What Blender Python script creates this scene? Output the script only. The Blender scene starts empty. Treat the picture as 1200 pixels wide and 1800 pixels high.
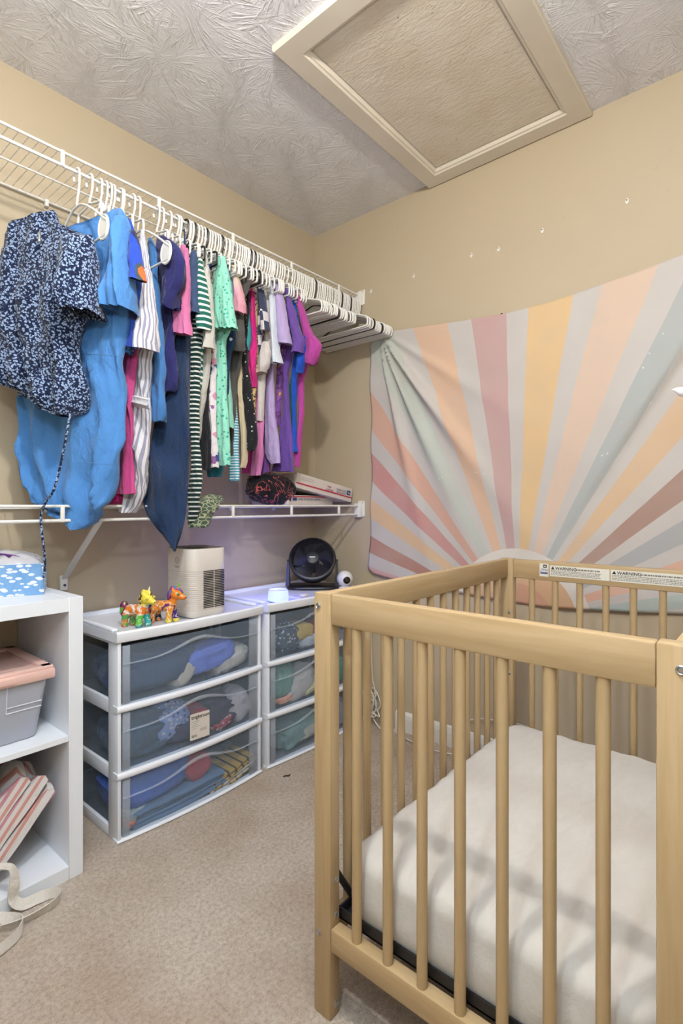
import bpy, bmesh, math, random
import numpy as np
from mathutils import Vector, noise as mnoise

SC = bpy.context.scene
COL = SC.collection
PI = math.pi

# ------------------------------------------------------------------ camera
FPX = 928.0; HZ = 888.0
CAM = (-2.0195, -1.9084, 1.03)
TH = math.atan2(792.0, FPX)
VX, VY = math.cos(TH), math.sin(TH)
RX, RY = math.sin(TH), -math.cos(TH)
cd = bpy.data.cameras.new('camera')
cam = bpy.data.objects.new('camera', cd); COL.objects.link(cam)
cam.location = CAM
cam.rotation_euler = (PI/2, 0, TH - PI/2)
cd.sensor_fit = 'HORIZONTAL'; cd.sensor_width = 36.0
cd.lens = 36.0*FPX/1200.0
cd.shift_y = -(900.0-HZ)/1200.0
cd.clip_start = 0.02
SC.camera = cam

# ------------------------------------------------------------------ world, lights, exposure
w = bpy.data.worlds.new('world'); SC.world = w; w.use_nodes = True
w.node_tree.nodes['Background'].inputs[0].default_value = (0.8, 0.8, 0.8, 1)
w.node_tree.nodes['Background'].inputs[1].default_value = 0.05
def lamp(name, typ, loc, power, col, size, rot=None):
    d = bpy.data.lights.new(name, typ); d.energy = power; d.color = col
    if typ == 'AREA': d.shape = 'DISK'; d.size = size
    else: d.shadow_soft_size = size
    o = bpy.data.objects.new(name, d); COL.objects.link(o); o.location = loc
    if rot: o.rotation_euler = rot
    return o
lamp('ceiling_lamp_light', 'POINT', (-1.68, -1.46, 2.27), 44, (1.0, 0.965, 0.91), 0.04)
lamp('flash_light', 'POINT', (-2.02, -1.68, 1.62), 17, (0.74, 0.88, 1.0), 0.045)
fill_spot = lamp('added_bounce_fill', 'SPOT', (-2.35, -2.25, 1.45), 190, (0.62, 0.83, 1.07), 0.05, (PI, 0, 0)); fill_spot.data.spot_size = math.radians(130); fill_spot.data.spot_blend = 0.8  # added fill: unseen spot aimed at the ceiling to soften and brighten the room
vs = SC.view_settings
vs.view_transform = 'Standard'; vs.look = 'None'; vs.gamma = 1.0; vs.exposure = 0.41
try: vs.use_curve_mapping = False
except Exception: pass

# ------------------------------------------------------------------ pixel -> point on a real plane
def ray(px, py):
    a = (px-600.0)/FPX; b = -(py-HZ)/FPX
    return (VX+a*RX, VY+a*RY, b)
def hit(px, py, ax, val):
    d = ray(px, py); i = 'xyz'.index(ax); t = (val-CAM[i])/d[i]
    return tuple(CAM[j]+t*d[j] for j in range(3))
def hit_plane(px, py, O, n):
    d = ray(px, py)
    t = ((O[0]-CAM[0])*n[0]+(O[1]-CAM[1])*n[1])/(d[0]*n[0]+d[1]*n[1])
    return tuple(CAM[j]+t*d[j] for j in range(3))

# ------------------------------------------------------------------ materials
def lin(c):
    if isinstance(c, str):
        c = [int(c[i:i+2], 16)/255.0 for i in (0, 2, 4)]
    return tuple((x/12.92 if x <= 0.04045 else ((x+0.055)/1.055)**2.4) for x in c[:3])+(1.0,)
class NT:
    def __init__(s, name):
        s.m = bpy.data.materials.new(name); s.m.use_nodes = True
        s.t = s.m.node_tree; s.n = s.t.nodes
        s.b = s.n['Principled BSDF']; s.out = s.n['Material Output']
    def add(s, typ, **kw):
        nd = s.n.new(typ)
        for k, v in kw.items(): setattr(nd, k, v)
        return nd
    def lk(s, a, b): s.t.links.new(a, b)
    def val(s, nd, **kw):
        for k, v in kw.items(): nd.inputs[k.replace('_', ' ')].default_value = v
        return nd
    def coords(s, kind='Object', scale=(1, 1, 1), rot=(0, 0, 0), loc=(0, 0, 0)):
        tc = s.add('ShaderNodeTexCoord'); mp = s.add('ShaderNodeMapping')
        mp.inputs['Scale'].default_value = scale; mp.inputs['Rotation'].default_value = rot
        mp.inputs['Location'].default_value = loc
        s.lk(tc.outputs[kind], mp.inputs['Vector']); return mp.outputs['Vector']
    def noise(s, vec, scale, detail=3, rough=0.5, dist=0):
        nd = s.add('ShaderNodeTexNoise'); s.lk(vec, nd.inputs['Vector'])
        s.val(nd, Scale=scale, Detail=detail, Roughness=rough, Distortion=dist); return nd
    def ramp(s, fac, stops, interp='LINEAR'):
        nd = s.add('ShaderNodeValToRGB'); cr = nd.color_ramp; cr.interpolation = interp
        while len(cr.elements) < len(stops): cr.elements.new(0.5)
        for e, (p, c) in zip(cr.elements, sorted(stops, key=lambda q: q[0])):
            e.position = p; e.color = lin(c)
        s.lk(fac, nd.inputs['Fac']); return nd.outputs['Color']
    def math(s, op, a, b=None, c=None):
        nd = s.add('ShaderNodeMath', operation=op)
        for i, v in enumerate((a, b, c)):
            if v is None: continue
            if hasattr(v, 'is_output'): s.lk(v, nd.inputs[i])
            else: nd.inputs[i].default_value = v
        return nd.outputs[0]
    def mix(s, fac, a, b, mode='MIX'):
        nd = s.add('ShaderNodeMix', data_type='RGBA', blend_type=mode)
        for i, v in ((0, fac), (6, a), (7, b)):
            if hasattr(v, 'is_output'): s.lk(v, nd.inputs[i])
            else: nd.inputs[i].default_value = v if i == 0 else lin(v)
        return nd.outputs[2]
    def bump(s, h, strength=0.3, dist=0.01, prev=None):
        nd = s.add('ShaderNodeBump'); s.lk(h, nd.inputs['Height'])
        nd.inputs['Strength'].default_value = strength; nd.inputs['Distance'].default_value = dist
        if prev is not None: s.lk(prev, nd.inputs['Normal'])
        s.lk(nd.outputs['Normal'], s.b.inputs['Normal']); return nd.outputs['Normal']
    def base(s, c):
        if hasattr(c, 'is_output'): s.lk(c, s.b.inputs['Base Color'])
        else: s.b.inputs['Base Color'].default_value = lin(c)
    def rough(s, r, spec=None):
        s.b.inputs['Roughness'].default_value = r
        if spec is not None: s.b.inputs['Specular IOR Level'].default_value = spec
MATS = {}
def plain(name, c, rough=0.5, var=0.0, scale=8, bump=0, bscale=200, metal=0, spec=None):
    if name in MATS: return MATS[name]
    k = NT(name); k.rough(rough, spec); k.b.inputs['Metallic'].default_value = metal
    if var or bump: v = k.coords()
    if var:
        nz = k.noise(v, scale, 4)
        cc = lin(c)
        lo = [max(0, x*(1-var)) for x in cc[:3]]; hi = [min(1, x*(1+var)) for x in cc[:3]]
        r = k.add('ShaderNodeValToRGB'); r.color_ramp.elements[0].position = 0.3; r.color_ramp.elements[1].position = 0.7
        r.color_ramp.elements[0].color = (*lo, 1); r.color_ramp.elements[1].color = (*hi, 1)
        k.lk(nz.outputs['Fac'], r.inputs['Fac']); k.base(r.outputs['Color'])
    else: k.base(c)
    if bump: k.bump(k.noise(v, bscale, 3).outputs['Fac'], bump, 0.002)
    MATS[name] = k.m; return k.m

def m_wall():
    k = NT('tan_wall_paint'); v = k.coords()
    n1 = k.noise(v, 1.3, 3); n2 = k.noise(v, 260, 2); n3 = k.noise(v, 24, 4)
    c = k.ramp(n1.outputs['Fac'], [(0.3, 'b7a88f'), (0.7, 'bcad94')])
    c = k.mix(k.math('MULTIPLY', k.math('GREATER_THAN', n3.outputs['Fac'], 0.70), 0.12), c, 'a08c68')
    k.base(c); k.rough(0.62, 0.3); k.bump(n2.outputs['Fac'], 0.12, 0.001); return k.m
def m_ceiling(name='ceiling_stomp_texture', c0='e4e3e6', c1='eae9ec'):
    k = NT(name); v = k.coords()
    dn = k.noise(v, 3.0, 3)
    dv = k.add('ShaderNodeVectorMath', operation='SCALE'); k.lk(dn.outputs['Color'], dv.inputs[0]); dv.inputs['Scale'].default_value = 0.10
    av = k.add('ShaderNodeVectorMath', operation='ADD'); k.lk(v, av.inputs[0]); k.lk(dv.outputs[0], av.inputs[1])
    hs = None
    for sc, amp in ((4.0, 24), (5.6, 30)):
        vo = k.add('ShaderNodeTexVoronoi', voronoi_dimensions='2D'); k.lk(av.outputs[0], vo.inputs['Vector']); vo.inputs['Scale'].default_value = sc
        ss = k.add('ShaderNodeVectorMath', operation='SUBTRACT'); k.lk(av.outputs[0], ss.inputs[0]); k.lk(vo.outputs['Position'], ss.inputs[1])
        sp = k.add('ShaderNodeSeparateXYZ'); k.lk(ss.outputs[0], sp.inputs[0])
        ang = k.math('ARCTAN2', sp.outputs[1], sp.outputs[0])
        le = k.add('ShaderNodeVectorMath', operation='LENGTH'); k.lk(ss.outputs[0], le.inputs[0])
        cb = k.add('ShaderNodeCombineXYZ'); k.lk(k.math('MULTIPLY', ang, amp*0.55), cb.inputs[0]); k.lk(k.math('MULTIPLY', le.outputs['Value'], 11), cb.inputs[1])
        k.lk(k.math('MULTIPLY', vo.outputs['Distance'], 3), cb.inputs[2])
        nz = k.noise(cb.outputs[0], 1.0, 3, 0.55)
        r = k.add('ShaderNodeMapRange'); k.lk(nz.outputs['Fac'], r.inputs[0]); r.inputs[1].default_value = 0.5; r.inputs[2].default_value = 0.68
        hs = r.outputs[0] if hs is None else k.math('MAXIMUM', hs, r.outputs[0])
    f = k.noise(v, 120, 3)
    h = k.math('ADD', hs, k.math('MULTIPLY', f.outputs['Fac'], 0.25))
    k.base(k.ramp(k.noise(v, 1.1, 3).outputs['Fac'], [(0.3, c0), (0.7, c1)])); k.rough(0.8, 0.15)
    k.bump(h, 0.55, 0.006); return k.m
def m_hatch():
    k = NT('hatch_panel_texture'); v = k.coords(scale=(1, 1, 1))
    v2 = k.coords(scale=(70, 22, 40), rot=(0, 0, 0.6))
    n = k.noise(v2, 1, 4, 0.6, 1.2); f = k.noise(v, 150, 3)
    st = k.noise(v, 7, 3); sp = k.noise(v, 60, 2)
    c = k.ramp(st.outputs['Fac'], [(0.35, 'dfd6c6'), (0.7, 'd6cab6')])
    c = k.mix(k.math('MULTIPLY', k.math('GREATER_THAN', sp.outputs['Fac'], 0.74), 0.5), c, '8d7653')
    k.base(c); k.rough(0.85, 0.1)
    k.bump(k.math('ADD', n.outputs['Fac'], k.math('MULTIPLY', f.outputs['Fac'], 0.2)), 0.5, 0.006); return k.m
def m_carpet():
    k = NT('beige_carpet_pile'); v = k.coords()
    a = k.noise(v, 330, 3, 0.7); b = k.noise(v, 95, 4, 0.65); c_ = k.noise(v, 3.2, 4, 0.6); d = k.noise(v, 13, 3)
    h = k.math('ADD', k.math('MULTIPLY', a.outputs['Fac'], 0.6), b.outputs['Fac'])
    col = k.ramp(h, [(0.55, 'b3a290'), (0.78, 'e0d2c2'), (1.02, 'f6ece0')])
    pat = k.ramp(c_.outputs['Fac'], [(0.36, 'd3bea6'), (0.62, 'fbf6f0')])
    col = k.mix(0.75, col, pat, 'MULTIPLY')
    col = k.mix(k.math('MULTIPLY', d.outputs['Fac'], 0.28), col, 'c0ab90')
    k.base(col); k.rough(0.95, 0.05); k.b.inputs['Sheen Weight'].default_value = 0.25
    k.bump(h, 1.0, 0.012); return k.m
def m_wood(name, axis, c0='ab926c', c1='b69e7a', c2='9f845c'):
    k = NT(name)
    sc = {'x': (3, 45, 45), 'y': (45, 3, 45), 'z': (45, 45, 3)}[axis]
    v = k.coords(scale=sc)
    n = k.noise(v, 1.0, 5, 0.6, 0.6); n2 = k.noise(k.coords(), 5, 2)
    c = k.ramp(n.outputs['Fac'], [(0.25, c2), (0.5, c0), (0.75, c1)])
    c = k.mix(k.math('MULTIPLY', n2.outputs['Fac'], 0.25), c, c1)
    k.base(c); k.rough(0.42, 0.35); k.bump(n.outputs['Fac'], 0.06, 0.001); return k.m
def fabric(name, c, var=0.12, rough=0.9, weave=900, pat=None):
    if name in MATS: return MATS[name]
    k = NT(name); v = k.coords()
    if pat: col = pat(k, v)
    else:
        n = k.noise(v, 14, 3)
        col = k.mix(n.outputs['Fac'], tuple(x*(1-var) for x in [int(c[i:i+2], 16)/255 for i in (0, 2, 4)]), c)
    k.base(col); k.rough(rough, 0.2); k.b.inputs['Sheen Weight'].default_value = 0.15
    n1 = k.noise(k.coords(scale=(1, 1, 0.45)), 38, 3, 0.55, 0.8); n2 = k.noise(v, weave, 2)
    nb = k.bump(n1.outputs['Fac'], 0.6, 0.012); k.bump(n2.outputs['Fac'], 0.15, 0.001, nb)
    MATS[name] = k.m; return k.m
def p_stripes(axis, period, c0, c1, duty=0.5, wob=0.0):
    def f(k, v):
        if axis == 'u':
            at = k.add('ShaderNodeAttribute'); at.attribute_name = 'guv'; v = at.outputs['Vector']
        sp = k.add('ShaderNodeSeparateXYZ'); k.lk(v, sp.inputs[0]); s = sp.outputs['xyz'.index(axis) if axis != 'u' else 0]
        if wob: s = k.math('ADD', s, k.math('MULTIPLY', k.noise(v, 18, 2).outputs['Fac'], wob))
        fr = k.math('FRACT', k.math('MULTIPLY', s, 1.0/period))
        return k.mix(k.math('GREATER_THAN', fr, duty), c0, c1)
    return f
def p_floral(scale, bg, cols, thr=0.42, petal=0.55):
    def f(k, v):
        vo = k.add('ShaderNodeTexVoronoi'); k.lk(v, vo.inputs['Vector']); vo.inputs['Scale'].default_value = scale
        n = k.noise(v, scale*2.2, 2)
        d = k.math('ADD', vo.outputs['Distance'], k.math('MULTIPLY', k.math('SUBTRACT', n.outputs['Fac'], 0.5), petal))
        sp = k.add('ShaderNodeSeparateColor'); k.lk(vo.outputs['Color'], sp.inputs[0])
        st = [(i/len(cols), c) for i, c in enumerate(cols)]
        cc = k.ramp(sp.outputs[0], st, 'CONSTANT')
        return k.mix(k.math('LESS_THAN', d, thr), bg, cc)
    return f
def p_blotch(scale, cols, dist=0.6):
    def f(k, v):
        n = k.noise(v, scale, 2, 0.5, dist)
        st = [((0.28+0.46*i/len(cols)) if i else 0.0, c) for i, c in enumerate(cols)]
        return k.ramp(n.outputs['Fac'], st, 'CONSTANT')
    return f

# ------------------------------------------------------------------ mesh helpers
def to_mesh(name, vs_, fs, smooth=True, ang=40):
    me = bpy.data.meshes.new(name); me.from_pydata([tuple(v) for v in vs_], [], fs); me.update()
    finish(me, smooth, ang); return me
def finish(me, smooth=True, ang=40):
    if smooth:
        me.shade_smooth()
        if ang is not None and ang < 180: me.set_sharp_from_angle(angle=math.radians(ang))
def from_bm(name, bm, smooth=True, ang=40):
    bmesh.ops.recalc_face_normals(bm, faces=bm.faces)
    me = bpy.data.meshes.new(name); bm.to_mesh(me); bm.free(); finish(me, smooth, ang); return me
def rbox(name, x0, x1, y0, y1, z0, z1, b=0.003, seg=2):
    bm = bmesh.new(); add_rbox(bm, x0, x1, y0, y1, z0, z1, b, seg); return from_bm(name, bm)
def add_rbox(bm, x0, x1, y0, y1, z0, z1, b=0.003, seg=2):
    r = bmesh.ops.create_cube(bm, size=1.0)
    for v in r['verts']:
        v.co = ((x0+x1)/2+v.co.x*(x1-x0), (y0+y1)/2+v.co.y*(y1-y0), (z0+z1)/2+v.co.z*(z1-z0))
    if b > 0:
        es = list({e for v in r['verts'] for e in v.link_edges})
        bmesh.ops.bevel(bm, geom=es, offset=min(b, 0.45*min(abs(x1-x0), abs(y1-y0), abs(z1-z0))), segments=seg, profile=0.5, affect='EDGES')
class MB:
    def __init__(s): s.v = []; s.f = []
    def ext(s, vs_, fs):
        o = len(s.v); s.v += [tuple(v) for v in vs_]; s.f += [tuple(i+o for i in f) for f in fs]; return s
    def box(s, x0, x1, y0, y1, z0, z1):
        v = [(x, y, z) for x in (x0, x1) for y in (y0, y1) for z in (z0, z1)]
        return s.ext(v, [(0, 1, 3, 2), (4, 6, 7, 5), (0, 4, 5, 1), (2, 3, 7, 6), (0, 2, 6, 4), (1, 5, 7, 3)])
    def tube(s, pts, r, n=8, closed=False, caps=True):
        pts = [Vector(p) for p in pts]; m = len(pts); vs_ = []; fs = []
        rr = r if isinstance(r, (list, tuple)) else [r]*m
        up = None
        for i, p in enumerate(pts):
            if closed: t = pts[(i+1) % m]-pts[i-1]
            else: t = pts[min(i+1, m-1)]-pts[max(i-1, 0)]
            if t.length < 1e-9: t = Vector((0, 0, 1))
            t.normalize()
            if up is None:
                up = Vector((0, 0, 1)) if abs(t.z) < 0.9 else Vector((1, 0, 0))
            up = up-t*up.dot(t)
            if up.length < 1e-6: up = t.orthogonal()
            up.normalize(); sd = t.cross(up)
            for j in range(n):
                a = 2*PI*j/n; vs_.append(p+(up*math.cos(a)+sd*math.sin(a))*rr[i])
        for i in range(m if closed else m-1):
            for j in range(n):
                a = i*n+j; b = i*n+(j+1) % n; c = ((i+1) % m)*n+(j+1) % n; d = ((i+1) % m)*n+j
                fs.append((a, b, c, d))
        if caps and not closed:
            fs.append(tuple(range(n-1, -1, -1))); fs.append(tuple((m-1)*n+j for j in range(n)))
        return s.ext(vs_, fs)
    def lathe(s, prof, c=(0, 0, 0), axis='z', n=24, cap=False):
        vs_ = []; fs = []; m = len(prof)
        for (r, h) in prof:
            for j in range(n):
                a = 2*PI*j/n; x, y = r*math.cos(a), r*math.sin(a)
                p = (x, y, h) if axis == 'z' else ((h, x, y) if axis == 'x' else (x, h, y))
                vs_.append((p[0]+c[0], p[1]+c[1], p[2]+c[2]))
        for i in range(m-1):
            for j in range(n): fs.append((i*n+j, i*n+(j+1) % n, (i+1)*n+(j+1) % n, (i+1)*n+j))
        if cap: fs.append(tuple(range(n))); fs.append(tuple((m-1)*n+j for j in range(n)))
        return s.ext(vs_, fs)
    def grid(s, P):
        r = len(P); c = len(P[0])
        return s.ext([p for row in P for p in row], [(i*c+j, i*c+j+1, (i+1)*c+j+1, (i+1)*c+j) for i in range(r-1) for j in range(c-1)])
    def ribbon(s, pts, wdir, wd, th=0.0012):
        # flat strap: pts centre line, wdir list/one of width directions
        n = len(pts); A = []; B = []; 
        for i, p in enumerate(pts):
            p = Vector(p); wv = Vector(wdir[i] if isinstance(wdir, list) else wdir).normalized()
            t = (Vector(pts[min(i+1, n-1)])-Vector(pts[max(i-1, 0)])).normalized(); nn = t.cross(wv).normalized()*th
            A.append([p-wv*wd/2+nn, p+wv*wd/2+nn]); B.append([p+wv*wd/2-nn, p-wv*wd/2-nn])
        rows = [a+b+[a[0]] for a, b in zip(A, B)]
        return s.grid(rows)
    def mesh(s, name, smooth=True, ang=40): 
        me = to_mesh(name, s.v, s.f, False)
        bm = bmesh.new(); bm.from_mesh(me); bmesh.ops.remove_doubles(bm, verts=bm.verts, dist=1e-6)
        bmesh.ops.recalc_face_normals(bm, faces=bm.faces); bm.to_mesh(me); bm.free(); finish(me, smooth, ang); return me
def crom(pts, n, closed=False):
    P = [Vector(p) for p in pts]; m = len(P); out = []
    segs = m if closed else m-1
    for i in range(segs):
        p1, p2 = P[i], P[(i+1) % m]
        p0 = P[i-1] if (closed or i > 0) else p1*2-p2
        p3 = P[(i+2) % m] if (closed or i+2 < m) else p2*2-p1
        for k in range(n):
            t = k/n
            out.append(0.5*((2*p1)+(p2-p0)*t+(2*p0-5*p1+4*p2-p3)*t*t+(3*p1-p0-3*p2+p3)*t**3))
    if not closed: out.append(P[-1])
    return out
def thing(name, label, cat, loc=(0, 0, 0), group=None):
    o = bpy.data.objects.new(name, None); COL.objects.link(o); o.location = loc
    o.empty_display_size = 0.05
    return tag(o, label, cat, group)
def tag(o, label, cat, group=None):
    o['label'] = label; o['category'] = cat
    if group: o['group'] = group
    return o
def base_of(p):
    v = Vector((0, 0, 0))
    while p is not None: v += p.location; p = p.parent
    return v
def part(name, me, mat, parent=None, label=None):
    """mesh given in world coordinates; shifted so that the object's origin is its parent's base"""
    o = bpy.data.objects.new(name, me); COL.objects.link(o)
    if parent is not None:
        me.transform(__import__('mathutils').Matrix.Translation(-base_of(parent))); o.parent = parent
    if mat is not None and not me.materials: me.materials.append(mat)
    if label: o['label'] = label
    return o
def solo(name, me, mat, label, cat, loc=(0, 0, 0), group=None):
    me.transform(__import__('mathutils').Matrix.Translation(-Vector(loc)))
    o = bpy.data.objects.new(name, me); COL.objects.link(o); o.location = loc
    if mat is not None and not me.materials: me.materials.append(mat)
    return tag(o, label, cat, group)
def struct(name, me, mat, label=None):
    o = bpy.data.objects.new(name, me); COL.objects.link(o); o['kind'] = 'structure'
    if mat is not None and not me.materials: me.materials.append(mat)
    if label: o['label'] = label
    return o
def copy_part(o, parent, loc):
    c = o.copy(); COL.objects.link(c); c.parent = parent; c.location = loc; return c
def copy_tree(o, parent=None):
    c = o.copy(); COL.objects.link(c); c.parent = parent
    for ch in list(o.children): copy_tree(ch, c)
    return c
_fonts = {}
def text_mesh(s, size, bold=False):
    cu = bpy.data.curves.new('lettering', 'FONT'); cu.body = s; cu.size = size; cu.extrude = 0.0
    cu.align_x = 'LEFT'
    if bold: cu.offset = size*0.018
    ob = bpy.data.objects.new('lettering', cu); COL.objects.link(ob)
    bpy.context.view_layer.update()
    dg = bpy.context.evaluated_depsgraph_get()
    me = bpy.data.meshes.new_from_object(ob.evaluated_get(dg))
    bpy.data.objects.remove(ob); bpy.data.curves.remove(cu); return me
def place_text(s, size, O, ex, ey, bold=False):
    """text laid out from O along ex with up ey (world unit vectors)"""
    from mathutils import Matrix
    me = text_mesh(s, size, bold); ex = Vector(ex).normalized(); ey = Vector(ey).normalized(); ez = ex.cross(ey)
    M = Matrix(((ex.x, ey.x, ez.x, O[0]), (ex.y, ey.y, ez.y, O[1]), (ex.z, ey.z, ez.z, O[2]), (0, 0, 0, 1)))
    me.transform(M); return me
def join_meshes(name, mes):
    m = MB()
    for me in mes: m.ext([v.co.copy() for v in me.vertices], [tuple(p.vertices) for p in me.polygons])
    return to_mesh(name, m.v, m.f, False)

# ------------------------------------------------------------------ room shell
WALL = m_wall(); CEIL = m_ceiling(); CARPET = m_carpet()
XL, YB, HC = -3.0, -2.75, 2.44
def slab(name, x0, x1, y0, y1, z0, z1): return to_mesh(name, *(lambda m: (m.v, m.f))(MB().box(x0, x1, y0, y1, z0, z1)), False)
struct('floor', slab('floor', XL, 0, YB, 0, -0.05, 0), CARPET, 'beige cut pile carpet')
struct('ceiling', slab('ceiling', XL, 0, YB, 0, HC, HC+0.05), CEIL, 'off white ceiling with brushed stomp texture')
struct('wall_back', slab('wall_back', XL, 0, 0, 0.06, 0, HC), WALL, 'tan painted wall behind the wire shelves')
struct('wall_right', slab('wall_right', 0, 0.06, YB, 0.06, 0, HC), WALL, 'tan painted wall behind the tapestry')
struct('wall_left', slab('wall_left', XL-0.06, XL, YB, 0.06, 0, HC), WALL)
struct('wall_front', slab('wall_front', XL, 0, YB-0.06, YB, 0, HC), WALL)
TRIM = plain('trim_white_paint', 'd9d5cc', 0.45, 0.03)
def baseb(name, horiz, a0, a1):
    prof = [(0, 0), (0.013, 0), (0.013, 0.06), (0.010, 0.075), (0.006, 0.083), (0, 0.088)]
    m = MB(); 
    P = [[((a, -d, z) if horiz else (-d, a, z)) for d, z in prof] for a in (a0, a1)]
    m.grid(P); m.ext(P[0], [tuple(range(6))]); m.ext(P[1], [tuple(range(6))]); return struct(name, m.mesh(name, False), TRIM, 'white painted baseboard')
baseb('baseboard_back', True, XL, -0.013); baseb('baseboard_right', False, YB, -0.52)

# ------------------------------------------------------------------ attic hatch
HT = thing('attic_hatch', 'square attic access hatch with cream mitred board frame in the ceiling', 'hatch', (-0.465, -1.034, HC))
FR = plain('hatch_frame_paint', 'dbd2c2', 0.4, 0.05, 5)
ox0, ox1, oy0, oy1 = -0.925, -0.003, -1.366, -0.694
fw = 0.083
def hboard(pts, nm):
    m = MB(); lo = [(x, y, HC-0.020) for x, y in pts]
    # pts: outer a, outer b, inner b, inner a ; bevelled inner edge
    def lerp(a, b, t): return (a[0]+(b[0]-a[0])*t, a[1]+(b[1]-a[1])*t)
    oa, ob_, ib, ia = pts
    rows = []
    for t, z in ((0, HC+0.002), (0, HC-0.015), (0.04, HC-0.020), (0.80, HC-0.020), (0.86, HC-0.015), (0.93, HC-0.014), (1.0, HC-0.006), (1.0, HC+0.002)):
        p = lerp(oa, ia, t); q = lerp(ob_, ib, t); rows.append([(p[0], p[1], z), (q[0], q[1], z)])
    m.grid(rows); m.ext([r[0] for r in rows], [tuple(range(8))]); m.ext([r[1] for r in rows], [tuple(range(8))])
    return part('frame_board', m.mesh(nm, True, 25), FR, HT)
O = [(ox0, oy0), (ox1, oy0), (ox1, oy1), (ox0, oy1)]; I = [(ox0+fw, oy0+fw), (ox1-fw, oy0+fw), (ox1-fw, oy1-fw), (ox0+fw, oy1-fw)]
G = 0.0006
for i in range(4):
    j = (i+1) % 4; hboard([O[i], O[j], I[j], I[i]], 'frame_board')
part('hatch_panel', rbox('hatch_panel', ox0+fw+0.004, ox1-fw-0.004, oy0+fw+0.004, oy1-fw-0.004, HC-0.0035, HC+0.01, 0.001, 1), m_hatch(), HT, 'textured hatch panel with small stains')

# ------------------------------------------------------------------ wall anchors left in the right wall
AN = plain('anchor_plastic', 'e4dfd4', 0.35); DK = plain('dark_hole', '2a2420', 0.8)
anch = [(-1.4766, 2.0752, 'nearest the right edge'), (-1.1871, 2.0711, 'second from the right edge'), (-1.0127, 2.0568, 'third from the right edge'),
        (-0.8937, 2.0683, 'fourth from right'), (-0.6125, 2.0624, 'second from the shelf end'), (-0.3714, 2.0567, 'beside the upper shelf end bracket')]
for y, z, s in anch:
    t = thing('wall_anchor', 'small plastic screw anchor left in the tan wall, '+s, 'wall anchor', (0, y, z), 'old screw anchors in the right wall')
    m = MB(); pr = [(0.0001, -0.003), (0.005, -0.003), (0.0056, -0.0015), (0.0056, 0.001)]
    m.lathe(pr, (0, y, z), 'x', 14); me = m.mesh('anchor_collar')
    for v in me.vertices: v.co.z = z+(v.co.z-z)*1.9
    part('anchor_collar', me, AN, t)
    m = MB(); m.lathe([(0.0001, -0.0036), (0.0022, -0.0036), (0.0022, -0.002)], (0, y+0.001, z+0.004), 'x', 10); part('screw_hole', m.mesh('screw_hole'), DK, t)

# ------------------------------------------------------------------ tapestry
def m_tapestry():
    k = NT('tapestry_sunburst_print'); v = k.coords()
    wn = k.noise(v, 3.0, 2)
    sp = k.add('ShaderNodeSeparateXYZ'); k.lk(v, sp.inputs[0])
    yy = k.math('ADD', sp.outputs[1], k.math('MULTIPLY', k.math('SUBTRACT', wn.outputs['Fac'], 0.5), 0.015))
    ang = k.math('DIVIDE', k.math('ARCTAN2', sp.outputs[2], k.math('MULTIPLY', yy, -1)), PI)
    W_ = 'c5c0bc'
    rays = [(11, 16, 'a9bcb8'), (20, 26, 'd9a890'), (30, 35.5, 'a2a6aa'), (40, 45.2, 'a07c70'), (50.2, 56, 'd8b58f'), (59.3, 64.6, 'a9b0b1'), (68.8, 75.8, 'd9bda8'), (80.1, 87.4, 'deb983'),
            (91.8, 99.0, 'fill_spot9998'), (103.5, 110.4, 'dbb394'), (114.7, 121, 'b9c1b8'), (125.2, 131.4, 'd3a28c'), (135.4, 141.8, 'c48682'), (145.6, 151.4, 'deb88c'), (156.9, 163.1, 'ad7464'), (168, 174, 'cfa1a0')]
    st = [(0.0, W_)]
    cols1 = []
    for a, b, c in rays: st += [(a/180, c), (b/180, W_)]
    # colour ramps hold 32 stops: split into two halves
    h1 = [s for s in st if s[0] < 0.5]; h2 = [(0.0, W_)]+[s for s in st if s[0] >= 0.5]
    c1 = k.ramp(ang, h1, 'CONSTANT'); c2 = k.ramp(ang, h2, 'CONSTANT')
    c = k.mix(k.math('GREATER_THAN', ang, 0.5), c1, c2)
    # sun disc and pale ring around it
    r = k.math('SQRT', k.math('ADD', k.math('MULTIPLY', sp.outputs[1], sp.outputs[1]), k.math('MULTIPLY', sp.outputs[2], sp.outputs[2])))
    c = k.mix(k.math('LESS_THAN', r, 0.275), c, 'dcd5cc')
    c = k.mix(k.math('LESS_THAN', r, 0.228), c, 'd6a87c')
    c = k.mix(k.math('LESS_THAN', r, 0.14), c, 'd09a78')
    vo = k.add('ShaderNodeTexVoronoi'); k.lk(v, vo.inputs['Vector']); vo.inputs['Scale'].default_value = 42
    vs2 = k.add('ShaderNodeSeparateColor'); k.lk(vo.outputs['Color'], vs2.inputs[0])
    dots = k.math('MULTIPLY', k.math('LESS_THAN', vo.outputs['Distance'], 0.12), k.math('GREATER_THAN', vs2.outputs[0], 0.82))
    c = k.mix(k.math('MULTIPLY', dots, 0.7), c, 'f2ece6')
    fade = k.noise(v, 6, 4)
    c = k.mix(k.math('MULTIPLY', fade.outputs['Fac'], 0.6), c, 'b4aaa0')
    k.base(c); k.rough(0.92, 0.1)
    cr = k.noise(k.coords(scale=(1, 6, 30), rot=(0.5, 0, 0)), 1.2, 3)
    nb = k.bump(cr.outputs['Fac'], 0.12, 0.006); k.bump(k.noise(v, 700, 2).outputs['Fac'], 0.12, 0.001, nb)
    return k.m
SUN = (-1.0928, 0.586)
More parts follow.
